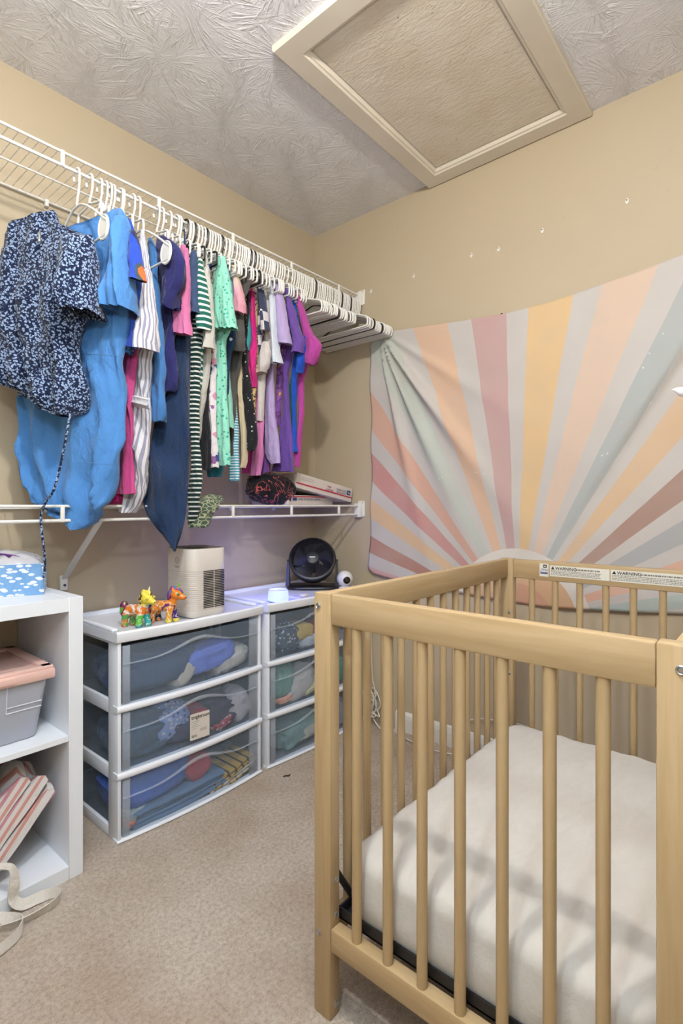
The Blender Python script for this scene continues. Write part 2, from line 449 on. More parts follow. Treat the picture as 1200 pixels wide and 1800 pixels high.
top = [(-0.372, 1.80), (-0.43, 1.838), (-0.4974, 1.836), (-0.6513, 1.8215), (-0.8202, 1.805), (-1.0341, 1.7875), (-1.2021, 1.789), (-1.3819, 1.807), (-1.5079, 1.820), (-1.6391, 1.8375), (-1.80, 1.868), (-1.98, 1.905)]
bot = [(-0.366, 0.728), (-0.40, 0.705), (-0.4974, 0.690), (-0.75, 0.665), (-1.159, 0.646), (-1.2847, 0.652), (-1.4373, 0.662), (-1.6391, 0.678), (-1.98, 0.69)]
NU, NV = 150, 110
P = []
tA = np.array(top)[::-1]; bA = np.array(bot)[::-1]
def seg_d(y, z, y0, z0, y1, z1):
    dy, dz = y1-y0, z1-z0; L = math.hypot(dy, dz); s = ((y-y0)*dy+(z-z0)*dz)/L; d = ((y-y0)*dz-(z-z0)*dy)/L; return s/L, d
for i in range(NV+1):
    row = []
    v_ = i/NV
    for j in range(NU+1):
        u = j/NU; y = -0.368-u*1.61
        zt = float(np.interp(y, tA[:, 0], tA[:, 1])); zb = float(np.interp(y, bA[:, 0], bA[:, 1]))
        z = zt+(zb-zt)*v_
        if j == 0 or u < 0.05: y += -0.012*math.sin(PI*v_)*(1-u/0.05)
        off = 0.006
        # radial drape folds fanning out from the left pin
        dy, dz = y+0.42, z-1.86; r = math.hypot(dy, dz); a = math.atan2(-dz, -dy)
        for a0, wd, am in ((0.92, 0.05, 0.046), (1.12, 0.045, 0.036), (1.32, 0.04, 0.026), (0.62, 0.06, 0.012)):
            off += am*math.exp(-((a-a0)/wd)**2)*min(1, r/0.15)*math.exp(-max(0, r-0.45)*2.6)
        # long sharp fold beside the blue grey ray
        y0, z0 = hit(1215, 600, 'x', 0)[1:]; y1, z1 = hit(985, 950, 'x', 0)[1:]
        s, d = seg_d(y, z, y0, z0, y1, z1)
        k_ = max(0.0, min(1.0, 1.15-s))*(1 if s > -0.6 else 0)
        d2 = -d
        off += k_*0.036*math.exp(-max(0, d2)/0.085)*(1/(1+math.exp(-d2/0.006)))
        off += 0.006*mnoise.noise((y*3.1, z*2.3, 1.7))+0.004
        off += 0.006*math.sin(z*22+y*6)*math.exp(-((y+0.37)/0.12)**2)
        off += 0.008*max(0, v_-0.75)*math.sin(y*24)
        row.append((-max(0.004, off), y, z))
    P.append(row)
me = MB().grid(P).mesh('tapestry_cloth', True, 180)
TP = thing('wall_tapestry', 'pastel sunburst fabric tapestry pinned on the tan wall behind the crib', 'tapestry', (0, SUN[0], SUN[1]))
o = part('cloth', me, m_tapestry(), TP)
sm = o.modifiers.new('thickness', 'SOLIDIFY'); sm.thickness = 0.0012
PIN = plain('black_pin', '1c1a18', 0.3)
m = MB(); m.lathe([(0.0001, -0.012), (0.004, -0.011), (0.0045, -0.009), (0.002, -0.004), (0.001, 0.0)], (0, -1.030, 1.79), 'x', 12); part('push_pin', m.mesh('push_pin'), PIN, TP, 'small black pin head')

# ------------------------------------------------------------------ crib
WX, WY, WZ = m_wood('birch_wood_long', 'x'), m_wood('birch_wood_cross', 'y'), m_wood('birch_wood_upright', 'z')
STEEL = plain('zinc_bolt', 'b9bab8', 0.3, metal=0.9); BLK = plain('black_metal', '16161a', 0.45)
cx0, cx1, cy0, cy1, ch = -1.235, -0.302, -1.818, -1.165, 0.853
PW, PD = 0.044, 0.030
CR = thing('baby_crib', 'light wooden mini crib with round spindles standing on the carpet', 'crib', ((cx0+cx1)/2, (cy0+cy1)/2, 0))
for px_, py_ in ((cx0, cy1-PW), (cx0, cy0), (cx1-PD, cy1-PW), (cx1-PD, cy0)):
    part('post', rbox('post', px_, px_+PD, py_, py_+PW, 0, ch, 0.003), WZ, CR)
rt = 0.024  # rail thickness
# end rails (front and far) and side rails
for x in (cx0+0.0015, cx1-PD+0.003):
    part('top_rail', rbox('top_rail', x, x+rt, cy0+PW, cy1-PW, ch-0.062, ch-0.001, 0.004), WY, CR)
    part('bottom_rail', rbox('bottom_rail', x, x+rt+0.004, cy0+PW, cy1-PW, 0.139, 0.185, 0.003), WY, CR)
for y in (cy0+0.004, cy1-0.004-rt):
    part('top_rail', rbox('top_rail', cx0+PD, cx1-PD, y, y+rt, ch-0.062, ch-0.001, 0.004), WX, CR)
    part('bottom_rail', rbox('bottom_rail', cx0+PD, cx1-PD, y, y+rt, 0.139, 0.185, 0.003), WX, CR)
zs0, zs1 = 0.18, ch-0.058
sp_me = MB().lathe([(0.0098, zs0), (0.0098, zs1)], (0, 0, 0), 'z', 16).mesh('spindle')
first = None
ctr = CR.location
def spindle(x, y):
    o = bpy.data.objects.new('spindle', sp_me); COL.objects.link(o); o.parent = CR; o.location = (x-ctr.x, y-ctr.y, 0)
    if not sp_me.materials: sp_me.materials.append(WZ)
for x in (cx0+0.0015+rt/2, cx1-PD+0.003+rt/2):
    for i in range(7): spindle(x, -1.2666-i*0.0735)
for y in (cy0+0.004+rt/2, cy1-0.004-rt/2):
    for i in range(12): spindle(-1.1475+i*0.0683, y)
def bolt(p, axis, r=0.0065):
    m = MB(); s = -1
    m.lathe([(0.0001, -0.0026), (r*0.45, -0.0026), (r*0.5, -0.0008), (r*0.8, -0.0026), (r, -0.0016), (r, 0.001)], p, axis, 16)
    part('bolt', m.mesh('bolt'), STEEL, CR)
bolt((cx0, cy1-0.012, 0.826), 'x'); bolt((cx0, cy0+0.016, 0.822), 'x'); bolt((cx0, cy1-0.014, 0.165), 'x'); bolt((cx0, cy0+0.014, 0.165), 'x')
for z in (0.275, 0.205): bolt((cx0+0.018, cy1-PW, z), 'y', 0.006)
bolt((cx0+0.018, cy1-PW, 0.025), 'y', 0.006)
for z in (0.675, 0.555, 0.475): bolt((cx1-PD, cy1-PW+0.012, z), 'x', 0.005)
# black steel mattress support and corner brackets
m = MB(); zf = 0.186
fx0, fx1, fy0, fy1 = cx0+PD+0.004, cx1-PD-0.006, cy0+rt+0.012, cy1-rt-0.012
m.box(fx0, fx0+0.004, fy0, fy1, zf, zf+0.022); m.box(fx1-0.004, fx1, fy0, fy1, zf, zf+0.022)
m.box(fx0, fx1, fy0, fy0+0.004, zf, zf+0.022); m.box(fx0, fx1, fy1-0.004, fy1, zf, zf+0.022)
m.box(fx0, fx1, fy0, fy1, zf, zf+0.003)
part('mattress_support', m.mesh('mattress_support', False), BLK, CR, 'black steel support frame')
for (x, y, sx, sy) in ((fx0, fy1, 1, 1), (fx1, fy1, -1, 1), (fx0, fy0, 1, -1), (fx1, fy0, -1, -1)):
    m = MB(); m.tube([(x+sx*0.05, y+0.0*sy, zf+0.012), (x+sx*0.004, y+0.010*sy, 0.275 if sx > 0 else 0.375)], 0.007, 6); part('support_bracket', m.mesh('support_bracket'), BLK, CR)
# warning label along the far rail
LBW = plain('label_white', 'd8d4c8', 0.5); INK = plain('label_ink', '1e1c1b', 0.6); INKG = plain('label_ink_grey', '6c6963', 0.7); BLU = plain('label_blue', '5b618c', 0.6)
xr = cx1-PD+0.003-0.0006
def pan(nm, y0, y1, z0, z1, mat, x=xr, parent=CR, th=0.0006):
    return part(nm, rbox(nm, x-th, x, y0, y1, z0, z1, 0, 1), mat, parent)
def zr(py, y): return None
yl0 = -1.282
def rail_y(px): return hit(px, 990, 'x', xr)[1]
ylab = [rail_y(948), rail_y(964), rail_y(966), rail_y(1071), rail_y(1073), -1.772]
SE = pan('seal_sticker', ylab[1], ylab[0], ch-0.049, ch-0.008, LBW)
pan('seal_ring', ylab[0]-0.023, ylab[0]-0.012, ch-0.021, ch-0.011, INK, xr-0.0008, SE); pan('seal_ring', ylab[0]-0.020, ylab[0]-0.015, ch-0.018, ch-0.014, LBW, xr-0.0016, SE)
pan('seal_band', ylab[1]+0.003, ylab[0]-0.003, ch-0.041, ch-0.035, BLU, xr-0.0008, SE)
t_ = join_meshes('seal_letters', [place_text('JPMA', 0.011, (xr-0.0012, ylab[0]-0.004, ch-0.032), (0, -1, 0), (0, 0, 1))]); part('seal_lettering', t_, BLU, SE)
random.seed(5)
for a, b in ((ylab[2], ylab[3]), (ylab[4], ylab[5])):
    W_ = pan('warning_label', b, a, ch-0.046, ch-0.012, LBW)
    ms = [place_text('WARNING', 0.013, (xr-0.0012, a-0.017, ch-0.0245), (0, -1, 0), (0, 0, 1), True)]
    tri = MB().ext([(xr-0.0012, a-0.004, ch-0.0245), (xr-0.0012, a-0.015, ch-0.0245), (xr-0.0012, a-0.0095, ch-0.0145)], [(0, 1, 2)])
    part('warning_triangle', tri.mesh('warning_triangle', False), INK, W_)
    part('warning_word', join_meshes('warning_word', ms), INK, W_)
    m = MB()   # body copy too small to read: short strokes of print
    def strokes(y, yend, z, h):
        while y > yend+0.004:
            l = random.uniform(0.002, 0.008); m.ext([(xr-0.0012, y, z), (xr-0.0012, y-l, z), (xr-0.0012, y-l, z+h), (xr-0.0012, y, z+h)], [(0, 1, 2, 3)]); y -= l+0.0016
    strokes(a-0.078, b+0.03, ch-0.0225, 0.004)
    for r in range(4): strokes(a-0.004, b+0.022, ch-0.029-r*0.0042, 0.0017)
    part('small_print', m.mesh('small_print', False), INKG, W_)

# mattress with muslin sheet
def m_sheet():
    k = NT('muslin_sheet'); v = k.coords()
    g = k.noise(v, 150, 3, 0.6); l = k.noise(k.coords(scale=(9, 26, 14), rot=(0, 0, 0.5)), 1, 4, 0.6, 0.8); wv = k.noise(v, 9, 3, 0.6, 1.0)
    k.base(k.ramp(l.outputs['Fac'], [(0.3, 'c3beb6'), (0.7, 'cbc6be')])); k.rough(0.95, 0.1)
    b1 = k.bump(wv.outputs['Fac'], 0.04, 0.02); b2 = k.bump(l.outputs['Fac'], 0.28, 0.008, b1); k.bump(g.outputs['Fac'], 0.2, 0.002, b2); return k.m
mx0, mx1, my0, my1, mz0, mz1 = fx0+0.007, fx1-0.007, fy0+0.007, fy1-0.007, 0.192, 0.330
def mattress():
    nx, ny = 90, 64; V = []; F = []
    cx, cy = (mx0+mx1)/2, (my0+my1)/2; hx, hy = (mx1-mx0)/2, (my1-my0)/2
    rc = 0.05; re = 0.035
    # rings from the top centre outward, then down the side
    rings = []
    NT_ = 160
    def outline(a, inset):
        # rounded rectangle by ray marching on the angle-parametrised perimeter
        Lx, Ly = hx-inset, hy-inset; r = max(0.004, rc-inset*0.6)
        per = 4*(Lx-r)+4*(Ly-r)+2*PI*r; s = (a % 1.0)*per
        segs = [('l', (Lx, -(Ly-r)), (0, 1), 2*(Ly-r)), ('c', (Lx-r, Ly-r), 0, PI/2*r), ('l', (Lx-r, Ly), (-1, 0), 2*(Lx-r)), ('c', (-(Lx-r), Ly-r), PI/2, PI/2*r),
                ('l', (-Lx, Ly-r), (0, -1), 2*(Ly-r)), ('c', (-(Lx-r), -(Ly-r)), PI, PI/2*r), ('l', (-(Lx-r), -Ly), (1, 0), 2*(Lx-r)), ('c', (Lx-r, -(Ly-r)), 1.5*PI, PI/2*r)]
        for t, p, d, L in segs:
            if s <= L:
                if t == 'l': return p[0]+d[0]*s, p[1]+d[1]*s
                an = d+s/r; return p[0]+r*math.cos(an), p[1]+r*math.sin(an)
            s -= L
        return Lx, -(Ly-r)
    lv = []
    for i in range(22): # top surface, from inner to outer
        f = i/21; lv.append(('top', f))
    for i in range(1, 9): lv.append(('edge', i/8))
    for i in range(1, 13): lv.append(('side', i/12))
    for i in range(1, 5): lv.append(('under', i/4))
    for t, f in lv:
        ring = []
        for j in range(NT_):
            a = j/NT_
            if t == 'top':
                ex, ey = outline(a, re); x, y = ex*max(f, 0.02), ey*max(f, 0.02); z = mz1+0.012*(1-f**3)
            elif t == 'edge':
                an = f*PI/2; x, y = outline(a, re*(1-math.sin(an))); z = mz1-re*(1-math.cos(an))
            elif t == 'side':
                x, y = outline(a, -0.004*math.sin(f*PI)+0.010*max(0, f-0.7)); z = mz1-re-(mz1-re-mz0)*f
            else:
                x, y = outline(a, 0.003+0.05*f); z = mz0
            n = mnoise.noise((x*9+3, y*9, z*6)); n2 = mnoise.noise((x*30, y*30, z*22+5))
            if t == 'top': z += 0.0025*n+0.0008*n2
            elif t in ('edge', 'side'):
                k_ = 1+0.010*n+0.006*n2; x *= k_; y *= k_; z += 0.004*n2*(1-f if t == 'side' else 1)
            ring.append((cx+x, cy+y, z))
        rings.append(ring)
    m = MB(); m.grid([r+[r[0]] for r in rings]); m.ext(rings[0], [tuple(range(len(rings[0])))]); m.ext(rings[-1], [tuple(range(len(rings[-1])))]); return m.mesh('mattress', True, 180)
MT = solo('crib_mattress', mattress(), m_sheet(), 'crib mattress in a crinkled white muslin fitted sheet', 'mattress', ((mx0+mx1)/2, (my0+my1)/2, mz0))

# ------------------------------------------------------------------ plastic drawer towers
def m_clear(name, tint='e3e8ee', fac=0.3, rough=0.12):
    k = NT(name); k.base(tint); k.rough(rough, 0.4)
    tr = k.add('ShaderNodeBsdfTransparent'); tr.inputs[0].default_value = lin('f4f7fa')
    mx = k.add('ShaderNodeMixShader'); mx.inputs[0].default_value = fac
    k.lk(tr.outputs[0], mx.inputs[1]); k.lk(k.b.outputs[0], mx.inputs[2]); k.lk(mx.outputs[0], k.out.inputs['Surface']); return k.m
PLW = plain('drawer_frame_plastic', 'e8ebf2', 0.38, 0.02, 6)
CLR = m_clear('clear_drawer_plastic', 'c3d3e6', 0.10, 0.08); CLR2 = m_clear('clear_drawer_ridge', 'e3e9f2', 0.28)
TW, TD, THT = 0.568, 0.345, 0.645
def bow(u): return -0.018*(1-(2*u-1)**2)      # u 0..1 across the front
def bowed(name, x0, w, y, z0, z1, th, n=18, u0=0, u1=1, topfun=None, b=0.004):
    m = MB(); rows = []
    for i in range(n+1):
        u = u0+(u1-u0)*i/n; x = x0+w*u; yf = y+bow(u)
        zt = z1 if topfun is None else topfun(u)
        rows.append([(x, yf+b, z0), (x, yf, z0+b), (x, yf, zt-b), (x, yf+b, zt), (x, yf+th, zt), (x, yf+th, z0), (x, yf+b, z0)])
    m.grid(rows); m.ext(rows[0][:6], [tuple(range(6))]); m.ext(rows[-1][:6], [tuple(range(6))]); return m.mesh(name, True, 50)
LV = [0.0, 0.202, 0.406, 0.612]
def tower(x0, label, pulled=None):
    yf, yb = -0.353, -0.012
    T = thing('drawer_tower', label, 'drawers', (x0+TW/2, (yf+yb)/2, 0), 'pair of clear drawer towers')
    # top: bowed slab with raised rim
    m = MB(); n = 18; rows = []
    for i in range(n+1):
        u = i/n; x = x0-0.006+(TW+0.012)*u; f = yf-0.008+bow(u)
        rim = 0.0 if 0 < i < n else 0.0
        rows.append([(x, f+0.003, 0.612), (x, f, 0.617), (x, f, 0.640), (x, f+0.004, 0.645), (x, f+0.018, 0.6445), (x, f+0.026, 0.640), (x, yb-0.02, 0.640), (x, yb-0.014, 0.653), (x, yb, 0.653), (x, yb, 0.612), (x, f+0.003, 0.612)])
    m.grid(rows); m.ext(rows[0][:10], [tuple(range(10))]); m.ext(rows[-1][:10], [tuple(range(10))])
    part('top_tray', m.mesh('top_tray', True, 35), PLW, T)
    for sx in (0, 1):
        xs = x0 if sx == 0 else x0+TW-0.012
        rim = rbox('tray_rim', xs-0.004, xs+0.016, yf+0.03, yb-0.015, 0.640, 0.650, 0.004); part('tray_rim', rim, PLW, T)
        # side frame: two columns and four rails
        part('side_column', rbox('side_column', xs, xs+0.012, yf, yf+0.062, 0, 0.614, 0.003), PLW, T)
        part('side_column', rbox('side_column', xs, xs+0.012, yb-0.030, yb, 0, 0.614, 0.003), PLW, T)
        for i, z in enumerate(LV):
            z0 = z if i == 0 else z-0.022; z1 = z+0.034 if i == 0 else z+0.020
            if i == 3: z0, z1 = z-0.012, z+0.003
            part('side_rail', rbox('side_rail', xs+0.001, xs+0.013, yf+0.05, yb-0.02, z0, z1, 0.003), PLW, T)
    for z in (0.0, LV[1], LV[2]):
        part('front_rail', bowed('front_rail', x0-0.0025, TW+0.005, yf-0.004, max(0, z-0.010), z+0.010, 0.03), PLW, T)
    for i in range(3):
        z0, z1 = LV[i]+0.012, LV[i+1]-0.012
        dx0, dw = x0+0.016, TW-0.032
        dy = -0.0 if i != pulled else 0.0
        D = part('drawer', bowed('drawer', dx0, dw, yf+0.002, z0, z1, 0.0025, b=0.001), CLR, T, 'clear plastic drawer front')
        m = MB(); m.box(dx0, dx0+0.002, yf+0.01, yb-0.012, z0, z1-0.03); m.box(dx0+dw-0.002, dx0+dw, yf+0.01, yb-0.012, z0, z1-0.03)
        m.box(dx0, dx0+dw, yb-0.014, yb-0.012, z0, z1-0.03); m.box(dx0, dx0+dw, yf+0.01, yb-0.012, z0, z0+0.002)
        part('drawer_box', m.mesh('drawer_box', False), CLR, D)
        # arched handle lip
        def lip(u): return z1-0.058+0.036*math.exp(-((u-0.5)/0.20)**2)
        mm = MB(); rows = []; 
        for q in range(41):
            u = q/40; x = dx0+dw*u; f = yf+0.002+bow(u); zc = lip(u); h = 0.002+0.005*math.exp(-((u-0.5)/0.2)**2)
            rows.append([(x, f, zc+h), (x, f-0.006, zc+h*0.4), (x, f-0.006, zc-h*0.4), (x, f, zc-h)])
        mm.grid(rows); part('handle_lip', mm.mesh('handle_lip', True, 60), CLR2, D)
        # frosted edge of the drawer front
        for u in (0.012, 0.93):
            part('drawer_edge', bowed('drawer_edge', dx0, dw, yf+0.001, z0+0.002, z1-0.002, 0.004, 4, u-0.012, u+ (0.03 if u < 0.5 else 0.07), b=0.001), CLR2 if u > 0.5 else CLR2, D)
    return T
T1X, T2X = -1.242, -0.640
tower(T1X, 'wide three drawer clear plastic tower beside the white cube shelf')
tower(T2X, 'wide three drawer clear plastic tower in the room corner behind the crib')
# paper sticker on the middle drawer
ST = plain('sticker_paper', 'd9d2c8', 0.6, 0.02)
def on_front(px, py): # point on the bowed front of tower one (iterate)
    y = -0.37
    for _ in range(6):
        p = hit(px, py, 'y', y); u = (p[0]-T1X-0.016)/(TW-0.032); y = -0.351+bow(u)-0.0012
    return Vector(p)
a, b, c, d = on_front(334, 1257), on_front(368, 1247), on_front(368, 1292), on_front(334, 1303)
SK = thing('product_sticker', 'rounded white paper price sticker on the middle drawer of the left tower', 'sticker', tuple((a+c)/2))
ex = (b-a).normalized(); ey = (a-d).normalized(); W_, H_ = (b-a).length, (a-d).length
m = MB(); r = 0.004; pts = []
for (qx, qy, a0) in ((W_-r, r, -90), (W_-r, H_-r, 0), (r, H_-r, 90), (r, r, 180)):
    for i in range(6): an = math.radians(a0+18*i); pts.append(d+ex*(qx+r*math.cos(an))+ey*(qy+r*math.sin(an)))
nrm = ex.cross(ey).normalized()
if nrm.y > 0: nrm = -nrm
n = len(pts); m.ext([p+nrm*0.0006 for p in pts]+pts, [tuple(range(n))]+[(i, (i+1) % n, n+(i+1) % n, n+i) for i in range(n)])
part('sticker_paper', m.mesh('sticker_paper', False), ST, SK)
o2 = d+nrm*0.0010
part('lettering', join_meshes('lettering', [place_text('brightroom', H_*0.185, o2+ex*W_*0.06+ey*H_*0.80, ex, ey, True)]), INK, SK)
m = MB()
def bar(x, y, w_, h_): m.ext([o2+ex*x+ey*y, o2+ex*(x+w_)+ey*y, o2+ex*(x+w_)+ey*(y+h_), o2+ex*x+ey*(y+h_)], [(0, 1, 2, 3)])
for i, l in enumerate((0.40, 0.34, 0.28, 0.46, 0.2)): bar(W_*0.07, H_*(0.70-0.07*i), W_*l, H_*0.012)
bar(W_*0.5, H_*0.36, W_*0.38, H_*0.012); bar(W_*0.5, H_*0.32, W_*0.34, H_*0.012); bar(W_*0.5, H_*0.28, W_*0.36, H_*0.012)
part('small_print', m.mesh('small_print', False), INKG, SK)
m = MB()
for i, (x, w_) in enumerate(((0.08, .03), (0.125, .012), (0.15, .03), (0.19, .01), (0.22, .02), (0.26, .012), (0.29, .02), (0.33, .012))): bar(W_*x, H_*0.09, W_*w_, H_*0.10)
part('barcode', m.mesh('barcode', False), INK, SK)

# crumpled clothes in the drawers
def crumple(name, c, size, mat, seed, rot=0.0, ridge=1.0):
    """folded / bunched cloth lump: a subdivided rounded box displaced by ridged noise"""
    bm = bmesh.new(); bmesh.ops.create_icosphere(bm, subdivisions=4, radius=1.0)
    ca, sa = math.cos(rot), math.sin(rot)
    for v in bm.verts:
        p = v.co.copy(); q = Vector([math.copysign(abs(t)**0.62, t) for t in p])
        n1 = 1-2*abs(mnoise.noise((p.x*1.5+seed*7.1, p.y*1.5, p.z*2.2))); n2 = 1-2*abs(mnoise.noise((p.x*3.6+seed, p.y*3.6+4, p.z*4.6)))
        q *= 0.86+ridge*(0.10*n1+0.07*n2)
        x, y, z = q.x*size[0], q.y*size[1], q.z*size[2]
        v.co = (c[0]+x*ca-z*sa, c[1]+y, c[2]+x*sa+z*ca)
    return from_bm(name, bm, True, 180)
def folded(name, c, size, mat, seed, rot=0.0, layers=4):
    """stack of cloth folds seen from the folded edge"""
    m = MB(); ca, sa = math.cos(rot), math.sin(rot); n = 26; prof = []
    hl = size[2]*2/layers
    for l in range(layers):
        z0 = -size[2]+hl*l
        for j in range(7):
            a = -PI/2+PI*j/6; prof.append((-size[1]-hl*0.5*math.cos(a)*0.9+0.004*math.sin(l*2.3+seed), z0+hl/2+hl/2*math.sin(a)))
    prof += [(size[1], size[2]), (size[1], -size[2])]
    rows = []
    for i in range(n+1):
        u = -1+2*i/n; row = []
        for (y, z) in prof:
            x = u*size[0]*(1+0.05*math.sin(z*90+seed)); zz = z*(1-0.25*abs(u)**3)+0.10*size[2]*mnoise.noise((u*2.2+seed, z*30, y*4))+0.15*size[2]*math.sin(u*2+seed)
            yy = y+0.006*mnoise.noise((u*3+seed*3, z*60, 0.3))
            row.append((c[0]+x*ca-zz*sa, c[1]+yy, c[2]+x*sa+zz*ca))
        rows.append(row+[row[0]])
    m.grid(rows); m.ext(rows[0][:-1], [tuple(range(len(prof)))]); m.ext(rows[-1][:-1], [tuple(range(len(prof)))])
    return m.mesh(name, True, 70)
DR = [
 # tower, drawer, kind, px, py centre, half sizes (x, y, z), rot, colour, label
 (1, 2, 'c', 275, 1190, (.135, .10, .062), 0.0, '31425c', 'bunched dark navy cloth filling the left of the top left-tower drawer'),
 (1, 2, 'c', 365, 1156, (.105, .055, .040), 0.10, '6577c8', 'rolled periwinkle blue cloth in the top left-tower drawer'),
 (1, 2, 'c', 405, 1172, (.075, .06, .03), 0.25, 'b9b0a6', 'crumpled pale grey cloth under the periwinkle roll'),
 (1, 2, 'c', 322, 1186, (.05, .05, .03), 0.8, 'b5aa9c', 'small cream cloth scrap between the navy and periwinkle bundles'),
 (1, 1, 'c', 250, 1298, (.085, .09, .060), 0.0, '33485c', 'bunched slate cloth at the left of the middle left-tower drawer'),
 (1, 1, 'c', 300, 1268, (.060, .06, .045), 0.3, '8a9ccf', 'pale blue patterned cloth ball in the middle left-tower drawer'),
 (1, 1, 'c', 315, 1300, (.055, .07, .045), 0.0, '2b2a45', 'dark indigo cloth behind the pale blue ball'),
 (1, 1, 'c', 345, 1285, (.040, .06, .045), 0.0, '9a2330', 'red knitted cloth beside the price sticker'),
 (1, 1, 'c', 385, 1262, (.07, .09, .05), 0.0, '3b3444', 'dark purple cloth in the middle of the middle drawer'),
 (1, 1, 'c', 437, 1240, (.045, .05, .055), 0.5, 'b7aeb0', 'white and grey cloth standing at the right of the middle drawer'),
 (1, 1, 'c', 390, 1285, (.04, .04, .016), 0.2, 'b94a50', 'small red and white patterned cloth under the price sticker'),
 (1, 0, 'c', 255, 1362, (.115, .09, .058), 0.1, '3c5fb4', 'royal blue cloth on top of the pile in the bottom left-tower drawer'),
 (1, 0, 'f', 310, 1402, (.135, .06, .024), 0.05, '5a7390', 'folded steel blue trousers in the bottom left-tower drawer'),
 (1, 0, 'c', 240, 1430, (.035, .04, .022), 0.0, '99a3a0', 'small sage cloth in the left corner of the bottom drawer'),
 (1, 0, 'c', 233, 1447, (.026, .03, .014), 0.0, 'd37258', 'small coral cloth in the left corner of the bottom drawer'),
 (1, 0, 'c', 345, 1345, (.045, .05, .045), 0.6, 'b8353b', 'red cloth in the middle of the bottom left-tower drawer'),
 (1, 0, 'f', 405, 1352, (.085, .05, .016), 0.30, 'c59a52', 'mustard and green plaid folded cloth in the bottom drawer'),
 (1, 0, 'f', 410, 1368, (.080, .055, .014), 0.28, '2f8f6a', 'folded green cloth under the mustard plaid'),
 (1, 0, 'f', 408, 1385, (.085, .055, .012), 0.20, 'cfc7bc', 'folded off white cloth under the green one'),
 (2, 2, 'c', 530, 1110, (.055, .05, .030), 0.0, 'c9a95a', 'mustard yellow cloth in the top right-tower drawer'),
 (2, 2, 'c', 505, 1128, (.050, .06, .055), 0.0, '4c5a66', 'slate patterned cloth at the left of the top right-tower drawer'),
 (2, 2, 'c', 565, 1112, (.070, .05, .042), 0.0, 'a3323d', 'dark red cloth in the top right-tower drawer'),
 (2, 2, 'c', 545, 1133, (.070, .06, .026), 0.1, 'b8bcc2', 'pale grey cloth under the mustard one in the right tower'),
 (2, 1, 'c', 495, 1195, (.050, .06, .065), 0.0, '6f9a8c', 'sage green cloth in the middle right-tower drawer'),
 (2, 1, 'c', 525, 1205, (.085, .05, .048), 0.4, 'c2bab4', 'crumpled white cloth in the middle right-tower drawer'),
 (2, 1, 'c', 545, 1225, (.060, .05, .020), 0.2, 'd6cd9a', 'pale yellow cloth in the middle right-tower drawer'),
 (2, 1, 'c', 600, 1195, (.060, .07, .050), 0.0, '2f8a70', 'deep green cloth at the right of the middle right-tower drawer'),
 (2, 1, 'c', 500, 1240, (.035, .04, .014), 0.1, 'd99a80', 'small peach cloth at the bottom of the middle right-tower drawer'),
 (2, 0, 'c', 525, 1305, (.10, .07, .050), 0.15, '7d9a95', 'teal grey cloth in the bottom right-tower drawer'),
 (2, 0, 'c', 540, 1278, (.085, .06, .035), 0.1, 'c4b9aa', 'crumpled cream cloth on top in the bottom right-tower drawer'),
 (2, 0, 'c', 600, 1280, (.06, .06, .05), 0.0, '8b8f96', 'grey cloth at the right of the bottom right-tower drawer'),
]
for i, (tw, dr, kd, px, py, sz, rot, col, lab) in enumerate(DR):
    sz = (sz[0]*1.25, sz[1]*1.2, sz[2]*1.2)
    yy = -0.345+sz[1]+0.006
    p = hit(px, py, 'y', yy-sz[1]*0.5); p = (p[0], yy, p[2])
    zmin = LV[dr]+0.018+sz[2]*0.8; p = (p[0], p[1], max(p[2], zmin))
    x0 = T1X if tw == 1 else T2X
    p = (min(max(p[0], x0+0.03+sz[0]*0.85), x0+TW-0.03-sz[0]*0.85), p[1], min(p[2], LV[dr+1]-0.025-sz[2]*0.8))
    pt = None
    if 'plaid' in lab: pt = p_stripes('x', 0.03, '3a3a2c', 'c9a04e', 0.25)
    elif 'patterned' in lab: pt = p_floral(70, col, ['c9c9d8', '4a506a', 'd8cfc4'], 0.35)
    col = ''.join('%02x' % min(255, int(int(col[q:q+2], 16)*1.12+10)) for q in (0, 2, 4))
    mt = fabric('drawer_cloth_'+str(i), col, 0.15, pat=pt)
    me = (crumple if kd == 'c' else folded)('cloth', p, sz, mt, i*1.37, rot)
    solo('folded_cloth' if kd == 'f' else 'bunched_cloth', me, mt, lab, 'clothing', p, 'clothes in the clear drawers')

# ------------------------------------------------------------------ white cube shelf
KW = plain('white_foil_board', 'e2e6ec', 0.42, 0.015, 3)
kx1 = -1.364; kx0 = kx1-0.42; kyf, kyb = -0.398, -0.008; kh = 0.775; kt = 0.038
KS = thing('cube_shelf', 'white two compartment cube shelf at the left wall end', 'shelf', ((kx0+kx1)/2, (kyf+kyb)/2, 0))
part('side_panel', rbox('side_panel', kx1-kt, kx1, kyf, kyb, 0, kh, 0.001, 1), KW, KS); part('side_panel', rbox('side_panel', kx0, kx0+kt, kyf, kyb, 0, kh, 0.001, 1), KW, KS)
part('top_panel', rbox('top_panel', kx0+kt, kx1-kt, kyf, kyb, kh-kt, kh, 0.001, 1), KW, KS); part('bottom_panel', rbox('bottom_panel', kx0+kt, kx1-kt, kyf, kyb, 0, kt, 0.001, 1), KW, KS)
part('shelf_board', rbox('shelf_board', kx0+kt, kx1-kt, kyf+0.002, kyb, 0.380, 0.396, 0.001, 1), KW, KS)
sx0, sx1 = kx0+kt, kx1-kt
